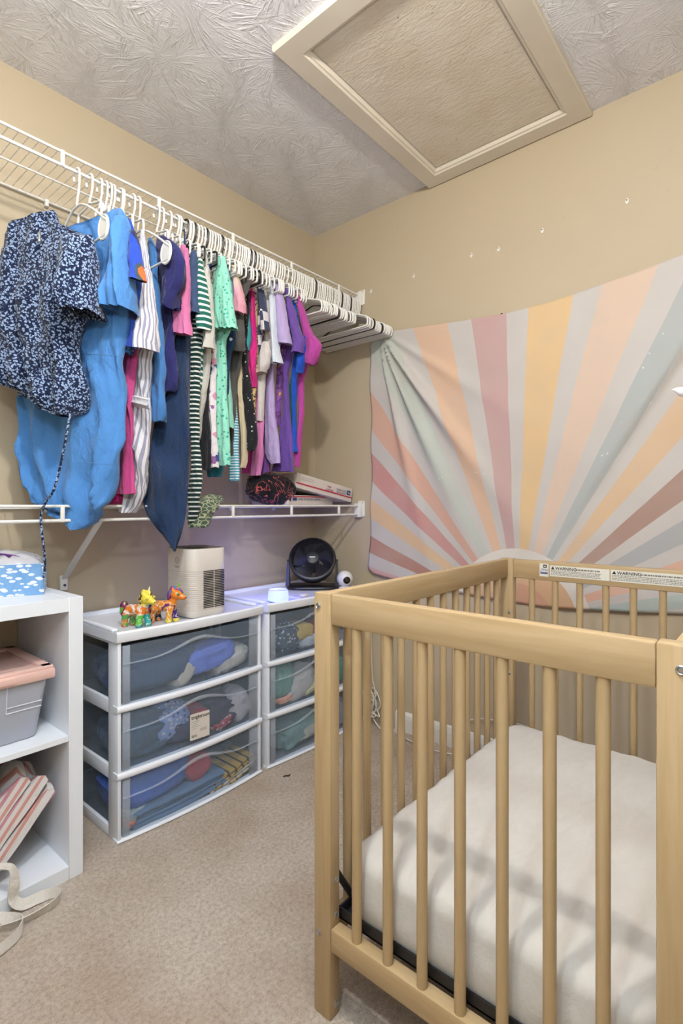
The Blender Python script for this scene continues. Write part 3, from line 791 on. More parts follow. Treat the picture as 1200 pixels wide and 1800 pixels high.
# storage bin with pink lid
BN = thing('storage_bin', 'clear plastic storage bin with a blush pink lid in the cube shelf', 'bin', ((sx0+sx1)/2, -0.21, 0.396))
BCLR = m_clear('frosted_bin_plastic', 'ccd0dc', 0.70, 0.3); PINK = plain('blush_plastic', 'dcb6ac', 0.38, 0.03)
def taper_box(name, x0, x1, y0, y1, z0, z1, tx, th=0.0025, r=0.02):
    def ring(ix, z, rr):
        out = []
        for qx, qy, a0 in ((x1-ix-rr, y1-ix-rr, 0), (x0+ix+rr, y1-ix-rr, 90), (x0+ix+rr, y0+ix+rr, 180), (x1-ix-rr, y0+ix+rr, 270)):
            for i in range(6): an = math.radians(a0+18*i); out.append((qx+rr*math.cos(an), qy+rr*math.sin(an), z))
        return out+[out[0]]
    m = MB(); m.grid([ring(0.0, z1, r), ring(tx*0.98, z0+0.006, r), ring(tx+0.006, z0, r*0.8), ring(tx+0.05, z0, r*0.5)]); b = ring(tx+0.05, z0, r*0.5)[:-1]; m.ext(b, [tuple(range(len(b)))])
    return m.mesh(name, True, 40)
bx0, bx1, by0, by1 = sx1-0.322, sx1-0.022, kyf+0.030, kyb-0.045
BB = part('bin_body', taper_box('bin_body', bx0+0.012, bx1-0.012, by0+0.012, by1-0.012, 0.397, 0.560, 0.022), BCLR, BN)
m = MB(); rows = []
yfz = lambda z: by0+0.012+0.022*(0.560-z)/0.163-0.0015
def outline_bar(x0, x1, z): m.tube([(x0, yfz(z), z), (x1, yfz(z), z)], 0.0014, 6)
outline_bar(bx1-0.115, bx1-0.030, 0.498); outline_bar(bx1-0.115, bx1-0.030, 0.483)
m.tube([(bx1-0.115, yfz(0.555), 0.555), (bx1-0.115, yfz(0.483), 0.483)], 0.0014, 6)
part('bin_ridge', m.mesh('bin_ridge'), plain('bin_ridge_plastic', 'd5d7e0', 0.3), BB)
LD = part('lid', rbox('lid', bx0, bx1, by0, by1, 0.556, 0.584, 0.006, 2), PINK, BN)
m = MB(); rim = 0.034
me = bmesh.new()
def lidrim(x0, x1, y0, y1): add_rbox(me, x0, x1, y0, y1, 0.580, 0.592, 0.004)
lidrim(bx0+0.004, bx1-0.004, by0+0.004, by0+rim); lidrim(bx0+0.004, bx1-0.004, by1-rim, by1-0.004); lidrim(bx1-rim, bx1-0.004, by0+0.006, by1-0.006); lidrim(bx0+0.004, bx0+rim, by0+0.006, by1-0.006)
part('lid_rim', from_bm('lid_rim', me), PINK, LD)
part('lid_latch', rbox('lid_latch', bx0+0.06, bx1-0.10, by0-0.004, by0+0.006, 0.563, 0.580, 0.002), PINK, LD)

# striped fabric bags folded and leaning in the lower compartment, with straps
def p_mixstripe(k, v):
    sp = k.add('ShaderNodeSeparateXYZ'); k.lk(v, sp.inputs[0])
    s = k.math('ADD', k.math('MULTIPLY', sp.outputs[0], 0.78), k.math('MULTIPLY', sp.outputs[2], -0.62))
    s = k.math('ADD', s, k.math('MULTIPLY', sp.outputs[1], 0.35))
    fr = k.math('FRACT', k.math('MULTIPLY', s, 1/0.052))
    return k.ramp(fr, [(0, 'd8d4d2'), (0.26, 'c08a94'), (0.45, 'd8d2d0'), (0.68, 'cc968e'), (0.86, 'd8d4d2')], 'CONSTANT')
BAGM = fabric('striped_bag_canvas', 'd0a0a0', pat=p_mixstripe); WEB = fabric('cream_webbing', 'd8d2c8', 0.06, weave=500)
def bag(i, cx, ang, L, th, lab, wob):
    m = MB(); n = 20; rows = []
    d = Vector((math.cos(ang), 0, math.sin(ang))); nn = Vector((-math.sin(ang), 0, math.cos(ang)))
    B = Vector((cx, 0, kt+0.004))
    for j in range(n+1):
        y = kyf+0.045+(0.29)*j/n
        ring = []
        for (s, t) in ((0, 0), (0.2, -0.2), (0.5, -0.25), (0.8, -0.15), (1.0, 0.0), (1.02, 0.5), (1.0, 1.0), (0.8, 1.15), (0.5, 1.2), (0.2, 1.15), (0, 1.0)):
            bend = wob*math.sin(s*PI)*(0.6+0.4*math.sin(j*0.5+i))
            p = B+d*(s*L*(1+0.03*math.sin(j*0.7+i*2)))+nn*(t*th+bend+0.006*mnoise.noise((s*3+i, y*12, t)))
            ring.append((p.x, y, p.z))
        rows.append(ring+[ring[0]])
    m.grid(rows); m.ext(rows[0][:-1], [tuple(range(11))]); m.ext(rows[-1][:-1], [tuple(range(11))])
    return solo('folded_tote_bag', m.mesh('folded_tote_bag', True, 60), BAGM, lab, 'bag', (cx, -0.2, kt), 'striped bags in the lower compartment')
A47 = math.radians(47)
bag(0, -1.600, A47, 0.262, 0.024, 'pink striped folded fabric bag lying lowest against the shelf side', 0.0)
bag(1, -1.640, A47+0.03, 0.300, 0.030, 'pink striped folded fabric bag, second from the bottom of the leaning pile', 0.008)
bag(2, -1.684, A47+0.06, 0.325, 0.032, 'pink striped folded fabric bag, third from the bottom of the leaning pile', 0.012)
bag(3, -1.700, A47+0.28, 0.320, 0.030, 'pink striped folded fabric bag on top of the leaning pile', 0.010)
def strap(name, pts, wd, lab, ups):
    p = crom(pts, 10); u = crom(ups, 10); m = MB(); m.ribbon(p, [q for q in u], wd, 0.001)
    return solo(name, m.mesh(name, True, 60), WEB, lab, 'strap', (pts[-1][0], pts[-1][1], 0), 'cream bag straps')
strap('bag_strap', [(-1.60, -0.36, 0.12), (-1.565, -0.375, 0.112), (-1.543, -0.400, 0.108), (-1.540, -0.412, 0.075), (-1.543, -0.412, 0.035), (-1.525, -0.422, 0.016), (-1.490, -0.425, 0.014), (-1.458, -0.438, 0.016), (-1.452, -0.462, 0.016), (-1.475, -0.478, 0.015), (-1.52, -0.480, 0.014), (-1.56, -0.475, 0.014), (-1.62, -0.455, 0.016), (-1.70, -0.46, 0.014)], 0.026,
      'cream webbing bag strap looping from the lower compartment onto the carpet',
      [(0, 1, 0.3), (0, 1, 0.2), (0.6, 0.8, 0), (1, 0.2, 0), (1, 0.2, 0), (0.4, 0.6, 0.6), (0, 0.6, 0.8), (0.3, 0, 1), (0.2, 0, 1), (0, -0.3, 1), (0, -0.5, 0.9), (0, -0.5, 0.9), (0, -0.5, 0.8), (0, -0.5, 0.8)])
strap('bag_strap', [(-1.64, -0.415, 0.045), (-1.60, -0.428, 0.030), (-1.570, -0.445, 0.020), (-1.550, -0.468, 0.018), (-1.547, -0.49, 0.017), (-1.565, -0.515, 0.016), (-1.60, -0.532, 0.016), (-1.68, -0.55, 0.016)], 0.024,
      'cream webbing bag strap curling out of the frame at the left edge', [(0.2, 1, 0.4), (0.2, 0.8, 0.6), (0.4, 0.3, 0.8), (0.2, 0, 1), (0, 0, 1), (-0.2, 0.1, 1), (0, 0.2, 1), (0, 0.2, 1)])

# patterned gift box on top of the cube shelf
def p_leaf(k, v):
    n = k.noise(v, 16, 2); 
    mp = k.add('ShaderNodeMapping'); mp.inputs['Scale'].default_value = (46, 46, 100); mp.inputs['Rotation'].default_value = (0, 0.6, 0); k.lk(v, mp.inputs['Vector'])
    vo = k.add('ShaderNodeTexVoronoi'); k.lk(mp.outputs[0], vo.inputs['Vector']); vo.inputs['Scale'].default_value = 1.0
    nn = k.noise(v, 60, 2)
    d = k.math('ADD', vo.outputs['Distance'], k.math('MULTIPLY', nn.outputs['Fac'], 0.25))
    c = k.mix(n.outputs['Fac'], '5f8fc4', '86aed6')
    return k.mix(k.math('LESS_THAN', d, 0.52), c, 'dde4ee')
GP = fabric('blue_leaf_print', '7aa3d0', pat=p_leaf, rough=0.6)
gb = thing('gift_box', 'blue box with white leaf print on top of the cube shelf', 'box', (-1.4245, -0.2837, 0.7755))
g0 = Vector((-1.4245, -0.2837, 0.7755)); gd = Vector((-0.918, 0.397, 0)); gn = Vector((0.397, 0.918, 0))
def gbox(name, a0, a1, b0, b1, z0, z1, mat, parent):
    m = MB(); m.box(a0, a1, b0, b1, z0, z1); vs_ = [g0+gd*v[0]+gn*v[1]+Vector((0, 0, v[2])) for v in m.v]
    return part(name, to_mesh(name, vs_, m.f, False), mat, parent)
for nm, q in (('box_side', (0, 0.23, 0, 0.003)), ('box_side', (0, 0.23, 0.14, 0.143)), ('box_side', (0, 0.003, 0.003, 0.14)), ('box_side', (0.227, 0.23, 0.003, 0.14)), ):
    gbox(nm, *q, 0, 0.088, GP, gb)
gbox('box_base', 0.003, 0.227, 0.003, 0.14, 0, 0.003, GP, gb)
m = MB(); P = []
for i in range(25):
    row = []
    for j in range(19):
        a = 0.004+0.222*i/24; b = 0.004+0.134*j/18
        h = 0.083+0.036*math.sin(PI*min(1, i/24))**0.6*math.sin(PI*j/18)**0.5+0.010*(1-2*abs(mnoise.noise((a*40, b*40, 2))))*(1 if 0 < i < 24 and 0 < j < 18 else 0)
        row.append(g0+gd*a+gn*b+Vector((0, 0, h)))
    P.append(row)
part('tissue', m.grid(P).mesh('tissue', True, 180), m_clear('cellophane', 'e6e4e8', 0.62, 0.2), gb, 'crinkled clear wrapping')
m = MB(); rib = [g0+gd*a+gn*0.03+Vector((0, 0, 0.088+0.026*math.sin(PI*(a-0.02)/0.22))) for a in np.linspace(0.02, 0.225, 20)]
m.ribbon(rib, (0.397*0.6, 0.918*0.6, -0.75), 0.016, 0.001); part('ribbon', m.mesh('ribbon', True, 60), fabric('purple_ribbon', '7a4a9c'), gb, 'purple ribbon')

# ------------------------------------------------------------------ wire closet shelves
WIRE = plain('white_vinyl_wire', 'dedcd6', 0.35); BRK = plain('white_bracket_plastic', 'e2e0da', 0.4)
SHX0 = -2.25; YF = -0.305
def wire_shelf(zt, lip, label, nm):
    S = thing('wire_shelf', label, 'shelf', (-1.1, -0.15, zt), 'white wire closet shelves')
    def rail(n_, y, z, r): part(n_, MB().tube([(SHX0, y, z), (-0.006, y, z)], r, 10).mesh(n_), WIRE, S)
    rail('front_rail', YF, zt, 0.0042); rail('hanging_rail', YF, zt-lip, 0.0048); rail('back_rail', -0.012, zt-0.005, 0.0036); rail('middle_rail', -0.155, zt-0.006, 0.0032)
    wm = MB().tube([(0, -0.010, 0), (0, -0.15, 0.0), (0, YF, 0.0), (0, YF-0.003, -0.006), (0, YF-0.0035, -lip+0.004)][:4], 0.0013, 6).mesh('deck_wire')
    wm.materials.append(WIRE)
    n = int((-0.02-SHX0)/0.0254)
    for i in range(n):
        o = bpy.data.objects.new('deck_wire', wm); COL.objects.link(o); o.parent = S; o.location = (-0.02-i*0.0254+1.1, 0.15, 0.0028)
    bm = rbox('lip_connector', -0.0055, 0.0055, YF-0.006, YF+0.002, -lip-0.003, 0.004, 0.002); bm.materials.append(BRK)
    for i in range(7):
        o = bpy.data.objects.new('lip_connector', bm); COL.objects.link(o); o.parent = S; o.location = (-0.161-i*0.3055+1.1, 0.15, 0)
    cl = rbox('wall_clip', -0.006, 0.006, -0.018, -0.001, -0.018, 0.006, 0.003); cl.materials.append(BRK)
    for i in range(8):
        o = bpy.data.objects.new('wall_clip', cl); COL.objects.link(o); o.parent = S; o.location = (-0.30-i*0.254+1.1, 0.15, -0.004)
    B = part('end_bracket', rbox('end_bracket', -0.022, -0.0005, YF-0.018, YF+0.022, zt-lip-0.014, zt+0.012, 0.003), BRK, S, 'white plastic wall end bracket')
    part('bracket_flange', rbox('bracket_flange', -0.005, -0.0005, YF-0.030, YF+0.010, zt-lip-0.010, zt+0.024, 0.002), BRK, B)
    part('bracket_screw', MB().lathe([(0.0001, -0.008), (0.003, -0.0075), (0.003, -0.004)], (0, YF-0.022, zt+0.016), 'x', 10).mesh('bracket_screw'), STEEL, B)
    return S
ZU, LU, ZL, LL = 2.0506, 0.039, 1.027, 0.042
wire_shelf(ZU, LU, 'white wire closet shelf full of hangers under the ceiling', 'u')
wire_shelf(ZL, LL, 'white wire closet shelf above the drawer towers holding mail boxes', 'l')
# diagonal shelf brace
BRM = plain('pale_metal_brace', 'cfd0d2', 0.35, 0.03)
BRC = thing('shelf_brace', 'pale diagonal metal brace under the lower wire shelf', 'brace', (-1.262, 0, 0.76))
p0, p1 = Vector((-1.262, -0.012, 0.775)), Vector((-1.268, -0.296, 0.985))
m = MB(); m.ribbon([p0, p0.lerp(p1, 0.5), p1], (1, 0, 0), 0.017, 0.0035); part('brace_bar', m.mesh('brace_bar', False), BRM, BRC)
part('wall_foot', rbox('wall_foot', -1.275, -1.249, -0.020, -0.0005, 0.738, 0.790, 0.006), BRK, BRC)
part('foot_screw', MB().lathe([(0.0001, -0.024), (0.0045, -0.0235), (0.0045, -0.018)], (-1.262, 0, 0.757), 'y', 12).mesh('foot_screw'), plain('screw_dark', '4a4f60', 0.4, metal=0.6), BRC)

# ------------------------------------------------------------------ hangers
HW = plain('white_hanger_plastic', 'e4e2dc', 0.32); HB = plain('black_hanger_plastic', '17171a', 0.35)
ZR = ZU-LU
def hanger_meshes(W, drop, pad, nk=0.096, bt=0.034):
    # local: origin on the rail axis, a = -y towards the room, plane x = 0
    hk = [(0, 0.016, -0.016), (0, 0.019, -0.004), (0, 0.0165, 0.009), (0, 0.008, 0.0165), (0, -0.003, 0.0175), (0, -0.013, 0.012), (0, -0.0185, 0.001), (0, -0.018, -0.014), (0, -0.0165, -0.036), (0, -0.010, -0.060), (0, -0.002, -0.080), (0, 0, -0.098)]
    hk = [(a, b, c if c > -0.02 else -0.02+(c+0.02)*(nk-0.018)/0.078) for a, b, c in hk]
    hook = MB().tube(crom(hk, 4), 0.0033, 7).mesh('hook')
    z0 = -nk; ze = z0-drop
    half = [(0, 0, z0), (0, -W*0.20, z0-0.006), (0, -W*0.55, z0-drop*0.42), (0, -W*0.90, ze+0.012), (0, -W*0.985, ze), (0, -W, ze-bt*0.41), (0, -W*0.985, ze-bt*0.82), (0, -W*0.93, ze-bt), (0, -W*0.6, ze-bt), (0, 0, ze-bt)]
    pts = half+[(0, -p[1], p[2]) for p in half[-2:0:-1]]
    fr = MB(); fr.tube(crom(pts, 4, True), 0.0035, 7, True)
    if pad:
        for s in (-1, 1):   # broad spoon shaped ends
            cy, cz = s*(W-0.024), ze-0.012
            el = [(0, cy+0.027*math.cos(t), cz+0.033*math.sin(t)-s*0.0*math.cos(t)) for t in np.linspace(0, 2*PI, 25)[:-1]]
            fr.tube(el, 0.0034, 6, True); n = len(fr.v)
            fr.ext([(dx, q_[1], q_[2]) for dx in (-0.0012, 0.0012) for q_ in el], [tuple(range(24)), tuple(range(24, 48))])
    return hook, fr.mesh('clothes_hanger')
HM = {}
for kd, args in (('kid', (0.150, 0.050, False)), ('stub', (0.026, 0.010, False, 0.068, 0.010)), ('slim', (0.070, 0.028, False, 0.068)), ('adult', (0.202, 0.065, False)), ('pad', (0.192, 0.105, True))):
    for c, mt in (('w', HW), ('b', HB)):
        hk, fr = hanger_meshes(*args); hk.materials.append(mt); fr.materials.append(mt); HM[kd+c] = (hk, fr)
def hanger(x, kd, c, label, group, yaw=0.0, tilt=0.0):
    hk, fr = HM[kd+c]
    o = bpy.data.objects.new('clothes_hanger', fr); COL.objects.link(o); o.location = (x, YF, ZR-0.012+0.005); o.rotation_euler = (tilt, 0, yaw)
    h = bpy.data.objects.new('hook', hk); COL.objects.link(h); h.parent = o
    return tag(o, label, 'hanger', group)
random.seed(11)
xs = [-0.437+i*0.0118 for i in range(19)]
for i, x in enumerate(xs):
    b = i in (9,)
    hanger(x+random.uniform(-.001, .001), 'kid', 'b' if b else 'w', 'empty black hanger in the short row on the upper shelf rail' if b else 'empty short white plastic hanger on the upper rail beside the magenta top', 'empty short hangers', random.uniform(-.03, .03), random.uniform(-.02, .02))
xs = [-0.208+i*0.0108 for i in range(18)]
for i, x in enumerate(xs):
    b = i in (5, 11)
    lab = ('empty black hanger in the wide row by the shelf end, '+('left one' if i == 5 else 'right one')) if b else 'empty wide white plastic hanger on the upper rail by the wall bracket'
    hanger(x+random.uniform(-.001, .001), 'adult', 'b' if b else 'w', lab, 'empty wide black hangers' if b else 'empty wide hangers', random.uniform(-.02, .02), random.uniform(-.015, .015))

# ------------------------------------------------------------------ garments
def loft(name, O, yaw, rows, th, seed, fold=0.008, nrow=30, nring=44, flare=0.0, topth=0.35, ruffle=0.0, closed_top=True, freq=1.0):
    """flattened cloth tube; rows = (py, pxL, pxR) read on the vertical plane through O with heading yaw"""
    d = (math.sin(yaw), -math.cos(yaw)); nn = (-math.cos(yaw), -math.sin(yaw))   # nn points to the camera side (-x)
    R = []
    for ir, (py, a, b) in enumerate(rows):
        pc = hit_plane((a+b)/2, py, O, nn); dp = (pc[0]-CAM[0])*VX+(pc[1]-CAM[1])*VY
        sh = 0.8*abs(nn[0]*RX+nn[1]*RY)*th*(1+flare*ir/max(1, len(rows)-1))*FPX/dp
        sh = min(sh, 0.32*(b-a)); a += sh; b -= sh
        pa = hit_plane(a, py, O, nn); pb = hit_plane(b, py, O, nn)
        ua = (pa[0]-O[0])*d[0]+(pa[1]-O[1])*d[1]; ub = (pb[0]-O[0])*d[0]+(pb[1]-O[1])*d[1]
        R.append((ua, pa[2], ub, pb[2]))
    R = np.array(R); m = len(R)
    s = np.concatenate([[0], np.cumsum(np.hypot(*(np.diff((R[:, 1]+R[:, 3])/2), np.diff((R[:, 0]+R[:, 2])/2)))+1e-4)]); s /= s[-1]
    q = np.linspace(0, 1, nrow)
    I_ = [np.interp(q, s, R[:, i]) for i in range(4)]
    for i in range(4):
        a = I_[i].copy(); a[1:-1] = 0.25*I_[i][:-2]+0.5*I_[i][1:-1]+0.25*I_[i][2:]; I_[i] = a
    P = []
    for r in range(nrow):
        f = q[r]; row = []
        ua, za, ub, zb = (I_[i][r] for i in range(4))
        h = th*(topth+(1-topth)*min(1, f*3.0))*(1+flare*f)
        if r == 0 and closed_top: h *= 0.3
        for j in range(nring):
            t = 2*PI*j/nring; c = math.cos(t); sn = math.sin(t)
            w_ = 0.5-0.5*math.copysign(abs(c)**0.85, c)
            u = ua+(ub-ua)*w_; z = za+(zb-za)*w_
            off = h*math.copysign(abs(sn)**0.7, sn)
            amp = fold*(0.25+0.75*f)
            L = 55*freq
            ph = u*L*0.8+seed*3.1+1.2*math.sin(z*4+seed)+2.2*mnoise.noise((u*7+seed, z*3.5, seed)); ph2 = u*L*1.9+seed*1.7+z*3+1.5*mnoise.noise((u*12, z*6, seed+9))
            fo = amp*(1.5*(1-abs(math.sin(ph)))**1.6-0.55+0.7*(1-abs(math.sin(ph2)))**2-0.25+0.4*mnoise.noise((u*18+seed, z*9, seed)))
            fo2 = amp*0.8*mnoise.noise((u*26+seed*5, z*12, sn*2))+0.0035*mnoise.noise((u*55+seed, z*30, sn*3+seed))+0.002*mnoise.noise((u*110+seed, z*70+u*60, sn*3))
            if ruffle: fo += ruffle*f**3*math.sin(w_*PI*9+seed+sn)
            zz = z+(ruffle*0.5*f**3*math.cos(w_*PI*9+seed) if ruffle else 0)+0.004*f*mnoise.noise((u*30, seed, sn))
            x = O[0]+d[0]*u+nn[0]*(off+fo+fo2); y = O[1]+d[1]*u+nn[1]*(off+fo+fo2)
            row.append((x, min(y, -0.006), zz))
        P.append(row+[row[0]])
    V = [q_ for row in P for q_ in row[:-1]]; n = nring
    Fs = [(i*n+j, i*n+(j+1) % n, (i+1)*n+(j+1) % n, (i+1)*n+j) for i in range(nrow-1) for j in range(n)]
    if closed_top: Fs.append(tuple(range(n)))
    me = to_mesh(name, V, Fs, False)
    bm = bmesh.new(); bm.from_mesh(me); bmesh.ops.recalc_face_normals(bm, faces=bm.faces); bm.to_mesh(me); bm.free(); finish(me, True, 180)
    at = me.attributes.new('guv', 'FLOAT_VECTOR', 'POINT'); dat = np.zeros((len(V), 3), dtype=np.float32)
    A = np.array(V).reshape(nrow, n, 3); mid = A[nrow//2]; seg = np.linalg.norm(np.roll(mid[:, :2], -1, 0)-mid[:, :2], axis=1); cs = np.concatenate([[0], np.cumsum(seg)[:-1]])
    dat = dat.reshape(nrow, n, 3); dat[:, :, 0] = cs[None, :]; dat[:, :, 2] = A[:, :, 2]
    at.data.foreach_set('vector', dat.ravel()); return me
def shoulder_rows(px0, rows):
    """prepend hidden rows that reach up to the hanger"""
    return rows
FK = 1.5
def garment(name, label, cat, x, mat, rows, sleeves=(), yaw=0.0, th=0.016, fold=0.007, seed=None, O=None, hang='slim', hcol='w', extras=(), hyaw=None, ruffle=0.0, freq=1.0, sruf=0.0, hlab=None, low=False):
    seed = seed if seed is not None else abs(x)*37.7
    O = O or (x, YF)
    G_ = thing(name, label, cat, (O[0], O[1], 1.86), 'clothes on the upper rail')
    # reach up to the hanger arms
    py0, a0, b0 = rows[0]
    nn = (-math.cos(yaw), -math.sin(yaw))
    z0 = hit_plane((a0+b0)/2, py0, O, nn)[2]
    if z0 < 1.80:
        def prj(xx, yy, zz):
            dx, dy = xx-CAM[0], yy-CAM[1]; dp = dx*VX+dy*VY; return 600+FPX*(dx*RX+dy*RY)/dp, HZ-FPX*(zz-CAM[2])/dp
        c = prj(O[0], O[1], 1.945); q = prj(O[0], O[1], 1.90)
        f1 = prj(O[0], O[1]-0.045, 1.93); g1 = prj(O[0], O[1]+0.045, 1.93); f2 = prj(O[0], O[1]-0.085, 1.895); g2 = prj(O[0], O[1]+0.085, 1.895)
        if low: rows = [(c[1], c[0]-3, c[0]+3), (q[1], q[0]-4, q[0]+5), (0.5*q[1]+0.5*py0, 0.5*(q[0]+a0)-1, 0.5*(q[0]+b0)-3)]+list(rows)
        else: rows = [(c[1], c[0]-4, c[0]+5), ((f1[1]+g1[1])/2, g1[0], f1[0]), ((f2[1]+g2[1])/2, g2[0], f2[0])]+list(rows)
    b = part('body', loft('body', O, yaw, rows, th, seed, fold*FK, 44 if len(rows) > 9 else 30, 56 if th > 0.02 else 44, ruffle=ruffle, freq=freq), mat, G_)
    for i, sl in enumerate(sleeves):
        off = 0.014+th*1.1; Os = (O[0]-off*math.cos(yaw), O[1]-off*math.sin(yaw))
        part('sleeve', loft('sleeve', Os, yaw, sl[:-1] if len(sl) > 4 else sl, th*1.1, seed+3.3+i, fold*1.2, 22, 36, 0.6, 0.5, sruf), mat, G_)
    for e in extras: e(G_, b)
    if hang: hanger(x, hang, hcol, hlab or ((('black' if hcol == 'b' else 'white')+' plastic hanger carrying the '+label.split(' hanging')[0])[:110]), 'hangers carrying clothes', yaw if hyaw is None else hyaw)
    return G_

# ---- blue tiered dress
F = fabric
BLUE = F('sky_blue_linen', '4f87c6', 0.10)
def seam(py_pts, O, yaw, mat, off=0.020):
    def f(G_, b):
        nn = (-math.cos(yaw), -math.sin(yaw)); Q = (O[0]+nn[0]*off, O[1]+nn[1]*off)
        pts = [hit_plane(px, py, Q, nn) for px, py in py_pts]
        part('seam', MB().tube(crom(pts, 5), 0.0011, 6).mesh('seam'), mat, G_)
    return f
OB = (-1.325, -0.305); YWB = math.radians(24)
garment('tiered_dress', 'long sky blue tiered dress hanging behind the navy floral blouse', 'dress', -1.305, BLUE,
    [(366, 193, 216), (378, 184, 224), (392, 150, 230), (404, 96, 233), (425, 92, 236), (500, 100, 236), (560, 108, 232), (620, 100, 219), (665, 60, 218), (700, 34, 217), (760, 31, 215), (800, 37, 209), (850, 50, 199), (885, 60, 190), (905, 92, 181), (922, 126, 160), (931, 136, 147)],
    [[(378, 204, 221), (400, 198, 226), (440, 192, 230), (480, 189, 235), (515, 185, 240), (545, 187, 239), (557, 200, 230)]], YWB, 0.030, 0.017, 2.1, OB, 'slim', hyaw=0.05, freq=0.75,
    extras=[seam([(120, 622), (160, 622), (217, 627)], OB, YWB, F('blue_seam', '4d7fb4'), 0.036), seam([(132, 812), (170, 815), (205, 818)], OB, YWB, F('blue_seam', '4d7fb4'), 0.036)])
# ---- navy floral blouse
def p_ditsy(k, v):
    mp = k.add('ShaderNodeMapping'); mp.inputs['Rotation'].default_value = (0.4, 0.7, 0.3); k.lk(v, mp.inputs['Vector'])
    vo = k.add('ShaderNodeTexVoronoi'); k.lk(mp.outputs[0], vo.inputs['Vector']); vo.inputs['Scale'].default_value = 140
    n = k.noise(v, 330, 2)
    d = k.math('ADD', vo.outputs['Distance'], k.math('MULTIPLY', k.math('SUBTRACT', n.outputs['Fac'], 0.5), 1.1))
    w1 = k.math('LESS_THAN', d, 0.42); w0 = k.math('LESS_THAN', vo.outputs['Distance'], 0.13)
    return k.mix(k.math('MULTIPLY', w1, k.math('SUBTRACT', 1.0, w0)), '141e3a', '93a7c8')
DITSY = F('navy_ditsy_floral', '22304f', pat=p_ditsy)
OA = (-1.40, -0.33); YWA = math.radians(26)
def brooch(G_, b):
    p = hit_plane(70, 414, (OA[0]-0.04, OA[1]-0.012), (-math.cos(YWA), -math.sin(YWA)))
    m = MB(); m.tube([(p[0], p[1], p[2]+0.012), (p[0]-0.002, p[1]-0.004, p[2]), (p[0], p[1], p[2]-0.014)], [0.002, 0.004, 0.003], 8); m.lathe([(0.0001, -0.005), (0.005, -0.002), (0.005, 0.002), (0.0001, 0.004)], (p[0], p[1], p[2]-0.014), 'y', 12)
    part('brooch', m.mesh('brooch'), plain('silver_brooch', 'c9c6bd', 0.25, metal=0.9), b, 'small silver brooch')
def belt(G_, b):
    pts = [hit(px, py, 'y', yy) for px, py, yy in ((124, 725, -0.44), (110, 800, -0.42), (95, 860, -0.40), (82, 880, -0.36), (72, 905, -0.326), (74, 940, -0.322), (79, 985, -0.318), (77, 1015, -0.312))]
    part('tie_belt', (lambda m: m.mesh('tie_belt', True, 60))(MB().tube(crom(pts, 6), 0.0035, 6)), DITSY, G_, 'narrow tie belt dangling past the lower shelf')
garment('floral_blouse', 'navy blouse with tiny white flowers hanging nearest the camera', 'blouse', -1.342, DITSY,
    [(371, 84, 101), (382, 48, 104), (395, 16, 105), (412, 6, 160), (430, 0, 165), (480, -18, 164), (540, -25, 152), (600, -25, 138), (640, -22, 140), (668, -20, 143), (690, 30, 143), (710, 60, 141), (724, 80, 136), (731, 95, 126)],
    [[(412, 97, 165), (440, 99, 166), (480, 100, 166), (512, 98, 166), (530, 104, 168), (548, 118, 168), (560, 132, 166)]], YWA, 0.034, 0.020, 5.2, OA, 'pad', hyaw=0.0, extras=[brooch, belt], sruf=0.012, freq=0.9)
G1 = 'clothes'
# ---- patterned navy tee, blue floral, pink
garment('patterned_tee', 'cobalt tee with orange blotch print hanging beside the blue dress', 'shirt', -1.245, F('cobalt_blotch', '27408f', pat=p_blotch(9, ['2a2f52', '2746a8', '2746a8', '2746a8', '3a4a52', 'e0632f'])),
    [(384, 222, 230), (405, 223, 238), (440, 225, 244), (480, 226, 246), (520, 226, 246), (560, 224, 243), (610, 220, 240)], [[(405, 226, 240), (440, 226, 246), (470, 227, 251), (492, 228, 256), (505, 236, 254)]], 0.0, 0.014, 0.004)
garment('ruffled_shirt', 'dark blue floral ruffled top hanging between blue dress and striped dress', 'shirt', -1.235, F('dark_blue_floral', '2c4f86', pat=p_blotch(26, ['20304f', '3f6fae', '22406f', '6f9ac6', '27385e'])),
    [(500, 222, 244), (545, 221, 241), (575, 220, 243), (600, 219, 241), (622, 220, 232)], (), 0.0, 0.014, 0.006, ruffle=0.004)
garment('pink_dress', 'bright pink dress hanging just behind the striped dress', 'dress', -1.205, F('rose_pink_jersey', 'c64a86'),
    [(600, 220, 244), (650, 217, 238), (690, 210, 236), (760, 205, 234), (830, 198, 232), (868, 192, 236)], (), 0.0, 0.012, 0.006, low=True)
# ---- grey white striped dress
STR = F('grey_white_ticking', 'c4c2ca', pat=p_stripes('u', 0.0125, 'd2d0d2', '8f8ca0', 0.6))
def waist(G_, b):
    Q = (-1.17-0.030, YF); pts = [hit_plane(px, py, Q, (-1, 0)) for px, py in ((215, 700), (236, 704), (250, 707), (262, 710))]
    m = MB(); P = []
    for q in crom(pts, 6): P.append([(q[0]+o_, q[1], q[2]+dz) for o_, dz in ((0.006, 0.016), (-0.006, 0.012), (-0.003, 0.002), (-0.008, -0.006), (0.006, -0.018))])
    part('waist_tie', m.grid(P).mesh('waist_tie', True, 70), STR, G_, 'gathered striped waist tie')
garment('striped_dress', 'long grey and white striped dress with gathered waist hanging on the upper rail', 'dress', -1.17, STR,
    [(404, 243, 257), (430, 243, 262), (480, 246, 266), (530, 246, 271), (600, 238, 270), (640, 231, 267), (690, 222, 262), (712, 217, 262), (730, 217, 262), (780, 210, 262), (830, 206, 260), (868, 207, 255), (885, 212, 249), (901, 226, 240)],
    [[(470, 248, 268), (520, 245, 271), (560, 241, 274), (595, 242, 274), (615, 245, 271), (626, 250, 266)]], 0.0, 0.022, 0.009, extras=[waist], hcol='w')
